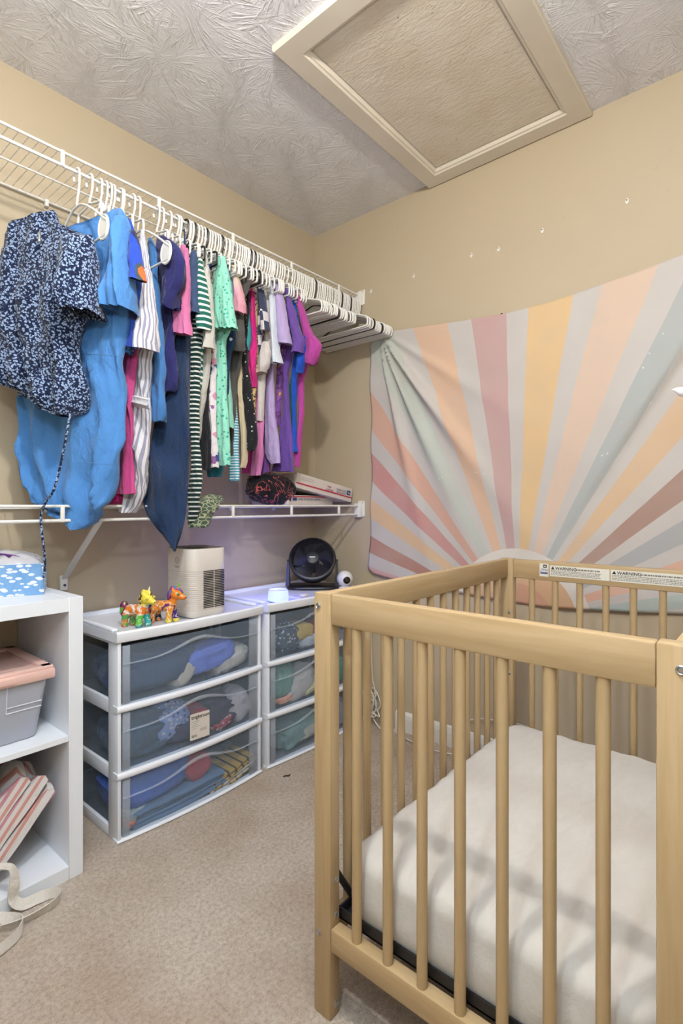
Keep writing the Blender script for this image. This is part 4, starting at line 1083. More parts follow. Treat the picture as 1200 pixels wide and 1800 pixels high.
garment('denim_dress', 'denim blue sleeveless dress hanging beside the striped dress', 'dress', -1.152, F('denim_blue', '4579b4', 0.12),
    [(418, 256, 270), (445, 258, 282), (490, 262, 278), (540, 266, 282), (580, 268, 286), (630, 266, 290), (680, 263, 292), (725, 261, 295), (741, 266, 290)], (), 0.0, 0.016, 0.006, O=(-1.13, YF), hang='pad')
NV = F('deep_navy_crepe', '2a2a62', 0.14)
garment('ruffle_blouse', 'deep navy blouse with ruffled shoulder hanging beside the denim dress', 'blouse', -1.085, NV,
    [(414, 274, 292), (426, 269, 312), (445, 270, 324), (470, 273, 322), (500, 276, 314), (550, 280, 311), (610, 282, 308), (655, 282, 312), (680, 284, 312), (689, 290, 306)],
    [[(424, 272, 308), (440, 270, 322), (460, 274, 327), (490, 282, 324), (515, 288, 316), (540, 285, 312), (556, 286, 306)]], 0.0, 0.016, 0.007, sruf=0.010)
garment('navy_maxi_dress', 'long midnight navy dress hanging down to a point above the air purifier', 'dress', -1.003, F('midnight_navy', '243859', 0.14),
    [(560, 303, 338), (620, 305, 338), (660, 298, 338), (700, 286, 337), (740, 268, 336), (800, 260, 335), (850, 251, 333), (885, 247, 331), (905, 254, 329), (930, 272, 324), (950, 292, 317), (968, 302, 311)], (), math.radians(60), 0.020, 0.020, O=(-1.030, -0.383), hyaw=0.0, freq=0.8, low=True)
garment('pink_tee', 'dusty pink ribbed tee hanging beside the navy ruffle blouse', 'shirt', -1.040, F('dusty_pink_rib', 'c9709c', 0.08),
    [(430, 314, 329), (470, 316, 332), (520, 310, 331), (560, 303, 328), (590, 300, 318), (616, 300, 308)], [[(436, 318, 334), (480, 313, 335), (530, 306, 334), (565, 302, 335), (588, 303, 339), (600, 322, 338)]], 0.0, 0.012, 0.004)
garment('slate_tee', 'slate navy tee hanging beside the dusty pink tee', 'shirt', -0.972, F('slate_navy', '3c4f70', 0.08),
    [(440, 334, 344), (470, 331, 347), (520, 329, 350), (560, 318, 345), (620, 312, 340), (700, 310, 338), (760, 310, 336)], [[(440, 335, 346), (480, 331, 348), (520, 329, 351), (550, 328, 356), (562, 334, 354)]], 0.0, 0.014, 0.004)
GST = F('green_white_stripe', '1f6a5c', pat=p_stripes('z', 0.020, '1d5f52', 'dfe4de', 0.62))
BST = F('dark_green_white_stripe', '163c38', pat=p_stripes('z', 0.016, '15302e', 'dfe0da', 0.66))
garment('striped_dress', 'dark green and white striped long dress hanging behind the midnight navy dress', 'dress', -0.965, BST,
    [(590, 338, 354), (640, 334, 350), (700, 331, 348), (760, 333, 349), (800, 334, 350), (835, 332, 355), (870, 331, 351), (900, 329, 346), (921, 327, 338)], (), 0.0, 0.014, 0.006, low=True)
garment('striped_tee', 'green and white striped tee hanging beside the slate tee', 'shirt', -0.945, GST,
    [(447, 345, 353), (480, 346, 360), (530, 347, 366), (570, 345, 366), (620, 340, 356), (680, 337, 352)], [[(452, 347, 356), (490, 348, 362), (530, 348, 367), (562, 344, 371), (580, 347, 370), (592, 352, 366)]], 0.0, 0.014, 0.004, hcol='b')
garment('white_blouse', 'soft white blouse hanging beside the green striped tee', 'blouse', -0.918, F('soft_white_cotton', 'c9c6bd', 0.08),
    [(444, 354, 366), (480, 357, 370), (540, 356, 376), (580, 350, 376), (620, 347, 372), (680, 340, 364), (740, 337, 354), (790, 338, 349), (816, 341, 347)], [[(470, 357, 370), (540, 358, 375), (590, 356, 378), (612, 360, 376)]], 0.0, 0.014, 0.007)
garment('black_trousers', 'black trousers hanging behind the soft white blouse', 'trousers', -0.895, F('black_twill', '222126', 0.2),
    [(600, 363, 374), (650, 356, 371), (720, 348, 368), (770, 344, 370), (800, 344, 373), (826, 350, 371)], (), 0.0, 0.012, 0.005, hcol='b', low=True)
garment('floral_dress', 'white dress with colourful flowers hanging beside the mint eyelet top', 'dress', -0.875, F('white_bright_floral', 'd8ccd0', pat=p_floral(34, 'd3cdd0', ['c98fa4', '3a4a86', 'c9a840', '8a5a8c', 'd8d0d2'], 0.5)),
    [(600, 366, 380), (680, 364, 380), (740, 366, 382), (800, 368, 384), (822, 370, 384)], (), 0.0, 0.012, 0.004, low=True)
MINT = F('mint_cotton', '93cdb9', 0.08); EYE = F('mint_eyelet', '8fd6bd', pat=lambda k, v: k.mix(k.math('LESS_THAN', (lambda vo: (k.lk(v, vo.inputs['Vector']), vo.inputs.__getitem__('Scale').__setattr__('default_value', 62), vo.outputs['Distance'])[2])(k.add('ShaderNodeTexVoronoi')), 0.26), '8ed3bb', '3a9f84'))
garment('eyelet_shirt', 'mint eyelet top with scalloped flutter sleeve hanging mid rail', 'shirt', -0.84, EYE,
    [(443, 372, 392), (480, 373, 400), (530, 371, 408), (570, 374, 410), (600, 374, 398), (680, 373, 398), (740, 374, 402), (790, 376, 405), (818, 381, 406)], [[(450, 378, 398), (490, 376, 405), (530, 374, 410), (560, 374, 416), (578, 378, 421), (588, 390, 420)]], 0.0, 0.014, 0.005, sruf=0.006)
garment('star_tee', 'navy tee scattered with white stars hanging behind the mint eyelet top', 'shirt', -0.80, F('navy_stars', '1f3a5c', pat=p_floral(48, '203a5a', ['203a5a', '203a5a', 'c9d4dc', '203a5a'], 0.3, 0.3)),
    [(560, 396, 416), (600, 389, 414), (640, 388, 404), (700, 391, 400), (730, 393, 399)], (), 0.0, 0.012, 0.004, low=True)
garment('mint_leggings', 'pale aqua leggings hanging behind the navy star tee', 'trousers', -0.785, F('pale_aqua', '8fcab4', 0.06),
    [(620, 392, 402), (680, 394, 405), (730, 397, 411), (752, 401, 412)], (), 0.0, 0.011, 0.003, low=True)
garment('ombre_shirt', 'cream to pink ombre ruffled top hanging beside the mint eyelet top', 'shirt', -0.765, F('cream_pink_ombre', 'e0aab4', pat=lambda k, v: k.ramp((lambda sp: (k.lk(v, sp.inputs[0]), k.math('MULTIPLY_ADD', sp.outputs[2], -4.0, 0.3))[1])(k.add('ShaderNodeSeparateXYZ')), [(0.0, 'd6cdb4'), (0.3, 'd9c0b0'), (0.5, 'dfa0ae'), (1.0, 'd68fa6')])),
    [(447, 398, 408), (470, 401, 416), (500, 405, 424), (525, 408, 429), (545, 409, 430), (562, 406, 422), (572, 405, 413)], [[(470, 404, 416), (505, 408, 424), (530, 411, 431), (548, 410, 430), (560, 408, 424)]], 0.0, 0.012, 0.006, sruf=0.006)
garment('blue_tunic', 'powder blue tunic hanging behind the ombre top', 'shirt', -0.795, F('powder_blue', '7ba3bf', 0.08), [(470, 396, 408), (510, 398, 412), (560, 400, 413), (590, 398, 408)], (), 0.0, 0.012, 0.004)
garment('grey_tee', 'charcoal grey tee hanging mid rail', 'shirt', -0.74, F('charcoal_jersey', '55524f', 0.1),
    [(540, 413, 428), (575, 408, 430), (600, 404, 431), (625, 401, 426), (680, 401, 416), (740, 404, 415), (800, 404, 413)], [[(545, 416, 428), (580, 412, 430), (605, 408, 431), (618, 412, 428)]], 0.0, 0.012, 0.004)
garment('stripe_leggings', 'aqua and white fine striped leggings hanging mid rail', 'trousers', -0.73, F('aqua_fine_stripe', '6fb0c4', pat=p_stripes('z', 0.0105, '4f9cb4', 'd6e4e6', 0.55)),
    [(690, 409, 415), (740, 406, 419), (790, 402, 420), (845, 400, 421)], (), 0.0, 0.011, 0.003, low=True)
garment('teal_skirt', 'teal skirt hem hanging lowest behind the black trousers', 'skirt', -0.815, F('deep_teal', '2f7f96', 0.1), [(780, 362, 392), (815, 358, 394), (838, 360, 388)], (), 0.0, 0.012, 0.006, low=True)
garment('cream_cardigan', 'cream cardigan hanging beside the charcoal grey tee', 'cardigan', -0.712, F('cream_knit', 'cdbd9c', 0.08),
    [(610, 411, 424), (660, 414, 426), (720, 419, 430), (780, 423, 434), (812, 425, 434), (822, 424, 430)], (), 0.0, 0.011, 0.004, low=True)
BLKJ = F('black_jersey', '26242a', 0.2)
garment('black_lace_dress', 'black lace trimmed dress hanging beside the cream cardigan', 'dress', -0.695, F('black_lace', '2a2828', pat=p_floral(90, '201f22', ['3a3838', '201f22', 'c9c6bf', '201f22', '201f22', '201f22'], 0.3)),
    [(468, 418, 430), (490, 420, 438), (520, 424, 440), (560, 424, 438), (620, 423, 435), (680, 424, 442), (740, 428, 450), (775, 432, 453), (792, 434, 448)], (), 0.0, 0.012, 0.004, hcol='b')
garment('teal_tee', 'turquoise tee with dark hem hanging beside the black lace dress', 'shirt', -0.685, F('turquoise_tee', '3f9ba0', 0.1),
    [(500, 420, 434), (530, 425, 438), (570, 427, 441), (600, 429, 441), (615, 430, 438)], (), 0.0, 0.011, 0.004)
HOT = F('hot_pink_satin', 'd41f80', 0.14, 0.55)
garment('hot_pink_dress', 'hot pink satin dress hanging beside the turquoise tee', 'dress', -0.665, HOT,
    [(468, 430, 442), (490, 434, 446), (530, 437, 449), (570, 437, 451), (600, 434, 453), (640, 435, 452), (665, 438, 449), (680, 440, 446)], (), 0.0, 0.012, 0.007)
garment('leopard_cardigan', 'leopard trimmed cardigan hanging beside the hot pink dress', 'cardigan', -0.65, F('leopard_print', 'c9a86a', pat=p_floral(110, 'c9aa72', ['231d1a', '3a2c20', '231d1a'], 0.42)),
    [(472, 438, 446), (500, 443, 451), (560, 446, 453), (620, 446, 453), (660, 441, 451), (700, 440, 449), (732, 442, 448)], (), 0.0, 0.009, 0.003)
garment('checked_tee', 'navy tee with checkered sleeve hanging beside the leopard cardigan', 'shirt', -0.625, F('navy_checker', '3a4058', pat=lambda k, v: (lambda ch, n: (k.lk(v, ch.inputs['Vector']), ch.inputs['Color1'].__setattr__('default_value', lin('383e56')), ch.inputs['Color2'].__setattr__('default_value', lin('cfc9cc')), ch.inputs['Scale'].__setattr__('default_value', 26), (lambda sp: (k.lk(v, sp.inputs[0]), k.mix(k.math('LESS_THAN', sp.outputs[2], -0.07), '383e56', ch.outputs['Color']))[1])(k.add('ShaderNodeSeparateXYZ')))[4])(k.add('ShaderNodeTexChecker'), 0)),
    [(485, 452, 459), (510, 452, 463), (550, 454, 466), (590, 451, 464), (640, 450, 460)], [[(490, 453, 461), (520, 454, 464), (550, 456, 470), (580, 455, 474), (598, 458, 472)]], 0.0, 0.013, 0.004)
garment('cream_tee', 'off white tee with rolled sleeve hanging beside the checkered tee', 'shirt', -0.60, F('off_white_jersey', 'd3cbc6', 0.06),
    [(487, 459, 470), (530, 463, 475), (580, 464, 478), (620, 458, 478), (660, 452, 466), (740, 450, 462)], [[(600, 460, 474), (620, 456, 478), (640, 450, 476), (655, 450, 470), (662, 456, 464)]], 0.0, 0.013, 0.004)
garment('pink_leggings', 'bubblegum pink leggings hanging beside the lavender tee', 'trousers', -0.59, F('bubblegum_pink', 'd682b4', 0.08),
    [(655, 450, 464), (700, 449, 465), (760, 446, 464), (800, 442, 463), (836, 439, 458)], (), 0.0, 0.012, 0.004, low=True)
garment('magenta_shorts', 'magenta shorts hanging behind the bubblegum pink leggings', 'shorts', -0.583, F('magenta_jersey', 'b83a84', 0.1), [(790, 424, 444), (815, 422, 445), (832, 423, 442)], (), 0.0, 0.011, 0.005, low=True)
garment('purple_skirt', 'violet skirt hanging lowest under the bubblegum pink leggings', 'skirt', -0.533, F('violet_jersey', '7a4a96', 0.1), [(790, 456, 474), (820, 454, 474), (850, 451, 472), (868, 452, 471)], (), 0.0, 0.011, 0.005, low=True)
garment('ice_blue_tee', 'ice blue tee hanging beside the off white tee', 'shirt', -0.575, F('ice_blue_jersey', 'ccd2dc', 0.05),
    [(486, 467, 478), (520, 470, 483), (570, 473, 487), (620, 475, 489), (640, 474, 486)], [[(490, 469, 478), (530, 472, 485), (580, 475, 488), (620, 477, 493), (638, 480, 498), (646, 486, 497)]], 0.0, 0.013, 0.003)
LAV = F('lavender_jersey', 'b3a0cc', 0.07)
garment('lavender_tee', 'lavender tee hanging beside the ice blue tee', 'shirt', -0.545, LAV,
    [(484, 474, 487), (500, 477, 493), (540, 480, 502), (590, 476, 500), (640, 464, 484), (720, 463, 484), (770, 463, 490), (806, 463, 494), (814, 476, 493)], [[(488, 478, 489), (510, 482, 497), (550, 484, 505), (580, 485, 510), (604, 487, 515), (622, 492, 514)]], 0.0, 0.014, 0.003)
garment('graphic_tee', 'plum tee with gold print hanging behind the lavender tee', 'shirt', -0.52, F('plum_print', '75488f', pat=p_blotch(22, ['75488f', '75488f', '5a2f66', '75488f', '8a5aa0', 'c9973a'])),
    [(600, 492, 508), (650, 484, 498), (700, 484, 496), (720, 485, 494), (750, 486, 493)], (), 0.0, 0.011, 0.003, low=True)
garment('purple_tee', 'grape purple tee hanging near the right end of the clothes', 'shirt', -0.50, F('grape_purple', '6a4a9a', 0.08),
    [(504, 496, 506), (530, 500, 514), (570, 504, 522), (620, 500, 516), (660, 496, 507), (720, 495, 510), (780, 490, 516), (829, 475, 520)], [[(508, 498, 508), (540, 504, 518), (570, 508, 526), (600, 511, 537), (620, 510, 534), (640, 508, 522)]], 0.0, 0.014, 0.004)
garment('blue_tee', 'royal blue tee hanging beside the grape purple tee', 'shirt', -0.475, F('royal_blue', '1f4fb8', 0.1),
    [(503, 503, 516), (530, 509, 521), (560, 513, 526), (610, 516, 530), (660, 510, 522), (720, 512, 522), (770, 514, 523), (794, 515, 524)], [[(590, 522, 538), (610, 521, 540), (640, 520, 536), (655, 522, 530)]], 0.0, 0.012, 0.004)
garment('green_tee', 'dark green tee hanging between the royal blue and magenta tops', 'shirt', -0.462, F('forest_green', '27604a', 0.1),
    [(560, 516, 528), (600, 522, 540), (625, 518, 532), (680, 507, 516), (740, 509, 517), (770, 511, 517)], (), 0.0, 0.010, 0.003)
garment('magenta_shirt', 'magenta ruffle cuffed top hanging rightmost of the clothes', 'shirt', -0.447, F('magenta_orchid', 'b04496', 0.1),
    [(508, 516, 524), (540, 521, 534), (580, 526, 544), (630, 528, 544), (670, 521, 535), (720, 523, 536), (780, 521, 531), (821, 519, 527)], [[(515, 518, 526), (550, 524, 538), (580, 529, 548), (594, 532, 560), (604, 533, 568), (622, 534, 565), (640, 536, 556), (648, 540, 550)]], 0.0, 0.013, 0.005, sruf=0.008)
# more hangers crowded between the clothes (their garments are hidden behind the others)
random.seed(4)
for i, x in enumerate([-1.275, -1.258, -1.21, -1.068, -1.04, -1.012, -1.002, -0.975, -0.955, -0.932, -0.905, -0.885, -0.862, -0.85, -0.828, -0.815, -0.752, -0.722, -0.705, -0.675, -0.64, -0.612, -0.56]):
    b = i in (7, 14, 19)
    hanger(x, 'stub', 'b' if b else 'w', 'black plastic hanger hook crowded among the white ones above the clothes' if b else 'white plastic hanger crowded between the hanging clothes', 'spare black hangers among the clothes' if b else 'spare white hangers among the clothes', random.uniform(-.04, .04))

# ------------------------------------------------------------------ things on the lower shelf
ZS = ZL+0.0045
CB = plain('white_cardboard', 'cfc6bd', 0.65, 0.03, 6); RED = plain('mail_red', 'b3324a', 0.6); MBL = plain('mail_blue', '2c3a72', 0.6); KR = plain('mail_red_ink', 'a8566a', 0.7)
def mailbox(label, O_, ex, ez, ey, L, Dp, Hh):
    """box: O_ = front lower left corner, ex along the front, ey depth, ez up (unit vectors)"""
    O_ = Vector(O_); ex, ey, ez = Vector(ex), Vector(ey), Vector(ez)
    T = thing('mailing_box', label, 'box', tuple(O_), 'mailing boxes on the lower wire shelf')
    bm = bmesh.new(); add_rbox(bm, 0, L, 0, Dp, 0, Hh, 0.0015, 1)
    for v in bm.verts: v.co = O_+ex*v.co.x+ey*v.co.y+ez*v.co.z
    part('carton', from_bm('carton', bm, False), CB, T)
    def q(nm, x0, x1, z0, z1, mat, d=0.0008):
        m = MB(); m.ext([O_+ex*x0+ez*z0-ey*d, O_+ex*x1+ez*z0-ey*d, O_+ex*x1+ez*z1-ey*d, O_+ex*x0+ez*z1-ey*d], [(0, 1, 2, 3)]); return part(nm, m.mesh(nm, False), mat, T)
    return T, O_, ex, ey, ez, q
# lower box lies flat and a bit turned, upper box leans on it, printed upside down
a0 = hit(500, 884, 'y', -0.285); 
T, O_, ex, ey, ez, q = mailbox('white mailing box lying flat underneath on the wire shelf, turned askew', (-0.455, -0.275, ZS), Vector((0.985, 0.17, 0)).normalized(), (0, 0, 1), Vector((-0.17, 0.985, 0)).normalized(), 0.36, 0.20, 0.042)
q('red_stripe', 0.0, 0.36, 0.0335, 0.0385, RED); E1 = q('eagle_emblem', 0.03, 0.062, 0.018, 0.032, MBL)
m1 = place_text('UNITED STATES POSTAL SERVICE', 0.012, O_+ex*0.068+ez*0.020-ey*0.001, ex, ez, True); part('lettering', join_meshes('lettering', [m1]), MBL, T)
th = math.radians(-9.5)
ex2 = Vector((math.cos(th), 0.0, math.sin(th))); ez2 = Vector((-math.sin(th), 0, math.cos(th)))
T, O_, ex, ey, ez, q = mailbox('white mailing box with red stripe leaning on the other box, print upside down', (-0.405, -0.268, 1.108), ex2, ez2, (0, 1, 0), 0.385, 0.23, 0.066)
q('red_stripe', 0.0, 0.385, 0.0175, 0.0245, RED)
EB = q('eagle_emblem', 0.345, 0.372, 0.030, 0.052, MBL)
m = MB(); m.ext([O_+ex*x+ez*z-ey*0.0014 for x, z in ((0.368, 0.034), (0.352, 0.041), (0.349, 0.049), (0.356, 0.044), (0.366, 0.040))], [(0, 1, 2, 3, 4)]); part('emblem_bird', m.mesh('emblem_bird', False), CB, EB)
nx_, nz_ = -ex, -ez
def ud(s, size, x, z, mat, bold=False):
    part('lettering', join_meshes('lettering', [place_text(s, size, O_+ex*x+ez*z-ey*0.0014, nx_, nz_, bold)]), mat, T)
ud('UNITED STATES', 0.0098, 0.340, 0.034, MBL, True); ud('POSTAL SERVICE', 0.0098, 0.340, 0.046, MBL, True)
ud('PRIORITY', 0.0125, 0.245, 0.034, KR, True); ud('MAIL', 0.0125, 0.228, 0.0475, KR, True)
ud('FLAT RATE ENVELOPE', 0.0075, 0.105, 0.044, plain('mail_grey', '8c8590', 0.7)); ud('VISIT US AT USPS.COM', 0.0075, 0.110, 0.053, plain('mail_grey', '8c8590', 0.7))
q('divider', 0.2535, 0.2545, 0.032, 0.048, plain('mail_grey', '8c8590', 0.7))
# soft things on the shelf
def drape(name, label, pts_rows, mat, cat='clothing', th=0.002, seed=1.0, fold=0.004):
    """cloth patch through rows of world points"""
    R = [crom(r, 6) for r in pts_rows]; n = len(R[0])
    C = [crom([R[i][j] for i in range(len(R))], 6) for j in range(n)]
    P = []
    for i in range(len(C[0])):
        P.append([(C[j][i].x+fold*mnoise.noise((j*0.25+seed, i*0.2, 0)), C[j][i].y+fold*2*mnoise.noise((j*0.3, i*0.25+seed, 3)), C[j][i].z+fold*mnoise.noise((j*0.2, i*0.3, seed))) for j in range(n)])
    me = MB().grid(P).mesh(name, True, 180)
    b = P[len(P)//2][n//2]
    o = solo(name, me, mat, label, cat, (b[0], b[1], ZS))
    md = o.modifiers.new('thickness', 'SOLIDIFY'); md.thickness = th; return o
def leafp(k, v):
    wv = k.add('ShaderNodeTexVoronoi', feature='DISTANCE_TO_EDGE'); mp = k.add('ShaderNodeMapping'); mp.inputs['Scale'].default_value = (30, 30, 60); mp.inputs['Rotation'].default_value = (0, 0.7, 0); k.lk(v, mp.inputs[0]); k.lk(mp.outputs[0], wv.inputs['Vector']); wv.inputs['Scale'].default_value = 1.4
    return k.mix(k.math('LESS_THAN', k.math('ADD', wv.outputs['Distance'], k.math('MULTIPLY', k.noise(v, 40, 2).outputs['Fac'], 0.1)), 0.13), '46584a', 'a9ab88')
H2 = lambda px, py, y: hit(px, py, 'y', y)
drape('green_scarf', 'sage green leaf patterned cloth hanging over the lower shelf edge',
      [[H2(352, 872, -0.22), H2(372, 868, -0.22), H2(390, 870, -0.24)], [H2(345, 878, -0.29), H2(370, 876, -0.30), H2(391, 884, -0.29)], [H2(335, 893, -0.318), H2(362, 890, -0.326), H2(384, 893, -0.318)], [H2(331, 910, -0.322), H2(355, 908, -0.33), H2(372, 908, -0.322)], [H2(334, 928, -0.320), H2(352, 927, -0.326), H2(370, 924, -0.320)]], F('sage_leaf_print', '6f8a6a', pat=leafp), 'scarf', 0.004, 2.0, 0.006)
me = crumple('cloth', (-1.165, -0.20, ZS+0.028), (0.085, 0.10, 0.028), None, 3.3)
solo('bunched_cloth', me, F('magenta_cloth', 'c02a72', 0.15), 'magenta cloth bunched on the lower wire shelf below the striped dress', 'clothing', (-1.165, -0.20, ZS))
def embro(k, v):
    n = k.noise(v, 10, 3, 0.5, 2.5); w_ = k.math('ABSOLUTE', k.math('SUBTRACT', n.outputs['Fac'], 0.52))
    return k.mix(k.math('LESS_THAN', w_, 0.014), '17141a', 'c25a5c')
me = crumple('cloth', (-0.485, -0.20, ZS+0.066), (0.105, 0.085, 0.066), None, 8.1, -0.25)
solo('embroidered_cloth', me, F('black_embroidered', '1a171c', pat=embro), 'black cloth with coral embroidery heaped beside the mailing boxes', 'clothing', (-0.485, -0.20, ZS))

# ------------------------------------------------------------------ air purifier
ZT = 0.6405
PUR = thing('air_purifier', 'small white air purifier with black side louvres on the left drawer tower', 'air purifier', (-0.912, -0.275, ZT))
PW_ = plain('purifier_white', 'd2cbc4', 0.42, 0.015)
ax0, ax1, ay0, ay1 = -0.990, -0.834, -0.360, -0.190
def rr_ring(x0, x1, y0, y1, r, z, n=7):
    out = []
    for qx, qy, a0 in ((x1-r, y1-r, 0), (x0+r, y1-r, 90), (x0+r, y0+r, 180), (x1-r, y0+r, 270)):
        for i in range(n): an = math.radians(a0+90*i/(n-1)); out.append((qx+r*math.cos(an), qy+r*math.sin(an), z))
    return out
m = MB(); rows = []
zs = [(ZT+0.002, 0.008), (ZT+0.004, 0.004), (ZT+0.012, 0.0)]
z = ZT+0.020; k_ = 0
while z < ZT+0.158:   # fine ribs on the lower body
    zs += [(z, 0.0), (z+0.0045, 0.0), (z+0.0052, 0.0012), (z+0.0062, 0.0012)]; z += 0.0070
zs += [(ZT+0.160, 0.0), (ZT+0.232, 0.0), (ZT+0.238, 0.003)]
for z, ins in zs:
    r = rr_ring(ax0+ins, ax1-ins, ay0+ins, ay1-ins, 0.036-ins, z); rows.append(r+[r[0]])
m.grid(rows); m.ext(rows[0][:-1], [tuple(range(len(rows[0])-1))])
part('housing', m.mesh('housing', True, 30), PW_, PUR)
TAU = plain('purifier_top_taupe', '6e665e', 0.5); m = MB()
rows = []
for ins, z in ((0.003, ZT+0.238), (0.008, ZT+0.240), (0.012, ZT+0.236), (0.05, ZT+0.230), (0.075, ZT+0.229)):
    r = rr_ring(ax0+ins, ax1-ins, ay0+ins, ay1-ins, max(0.006, 0.036-ins*0.5), z); rows.append(r+[r[0]])
m.grid(rows); m.ext(rows[-1][:-1], [tuple(range(len(rows[0])-1))]); TG = part('top_grille', m.mesh('top_grille', True, 35), TAU, PUR, 'taupe recessed top grille')
m = MB()
for rr in (0.02, 0.032, 0.044, 0.056): m.tube([(-0.912+rr*math.cos(a), -0.275+rr*math.sin(a), ZT+0.233) for a in np.linspace(0, 2*PI, 33)[:-1]], 0.0015, 5, True)
part('grille_ring', m.mesh('grille_ring'), plain('grille_dark', '3c3833', 0.5), TG)
lv = rbox('louvre_slot', 0, 0.042, -0.0012, 0.002, 0, 0.0034, 0.0005, 1); lv.materials.append(plain('louvre_black', '1c1a18', 0.6))
for i in range(22):
    for x in (ax0+0.050, ax0+0.0955):
        o = bpy.data.objects.new('louvre_slot', lv); COL.objects.link(o); o.parent = PUR; o.location = (x+0.912, ay0+0.275, 0.032+i*0.0060)
GRY = plain('purifier_icon_grey', 'a39c96', 0.5)
m = MB(); m.tube([(ax0-0.0004, -0.275+0.010*math.cos(a), ZT+0.198+0.010*math.sin(a)) for a in np.linspace(0, 2*PI, 25)[:-1]], 0.0008, 4, True); part('power_button', m.mesh('power_button'), GRY, PUR)
part('logo_mark', rbox('logo_mark', ax0-0.0006, ax0+0.0004, -0.287, -0.263, ZT+0.172, ZT+0.177, 0, 1), GRY, PUR)

# ------------------------------------------------------------------ painted toy ponies
def capsule(bm, a, b, ra, rb, n=9):
    a, b = Vector(a), Vector(b)
    for i in range(n+1):
        t = i/n; p = a.lerp(b, t); r = ra+(rb-ra)*t
        bmesh.ops.create_icosphere(bm, subdivisions=2, radius=r, matrix=__import__('mathutils').Matrix.Translation(p))
def voxel(name, bm, vox):
    me = bpy.data.meshes.new(name); bm.to_mesh(me); bm.free()
    ob = bpy.data.objects.new('tmp', me); COL.objects.link(ob)
    r = ob.modifiers.new('r', 'REMESH'); r.mode = 'VOXEL'; r.voxel_size = vox
    s_ = ob.modifiers.new('s', 'SMOOTH'); s_.iterations = 4; s_.factor = 0.5
    bpy.context.view_layer.update(); dg = bpy.context.evaluated_depsgraph_get()
    out = bpy.data.meshes.new_from_object(ob.evaluated_get(dg)); bpy.data.objects.remove(ob)
    out.materials.clear(); finish(out, True, 180); return out
def paint(me, fn, name):
    ca = me.color_attributes.new('paint', 'FLOAT_COLOR', 'POINT')
    for i, v in enumerate(me.vertices): ca.data[i].color = lin(fn(v.co))
    if name not in MATS:
        k = NT(name); at = k.add('ShaderNodeAttribute'); at.attribute_name = 'paint'; k.lk(at.outputs['Color'], k.b.inputs['Base Color']); k.rough(0.22, 0.5); MATS[name] = k.m
    me.materials.append(MATS[name])
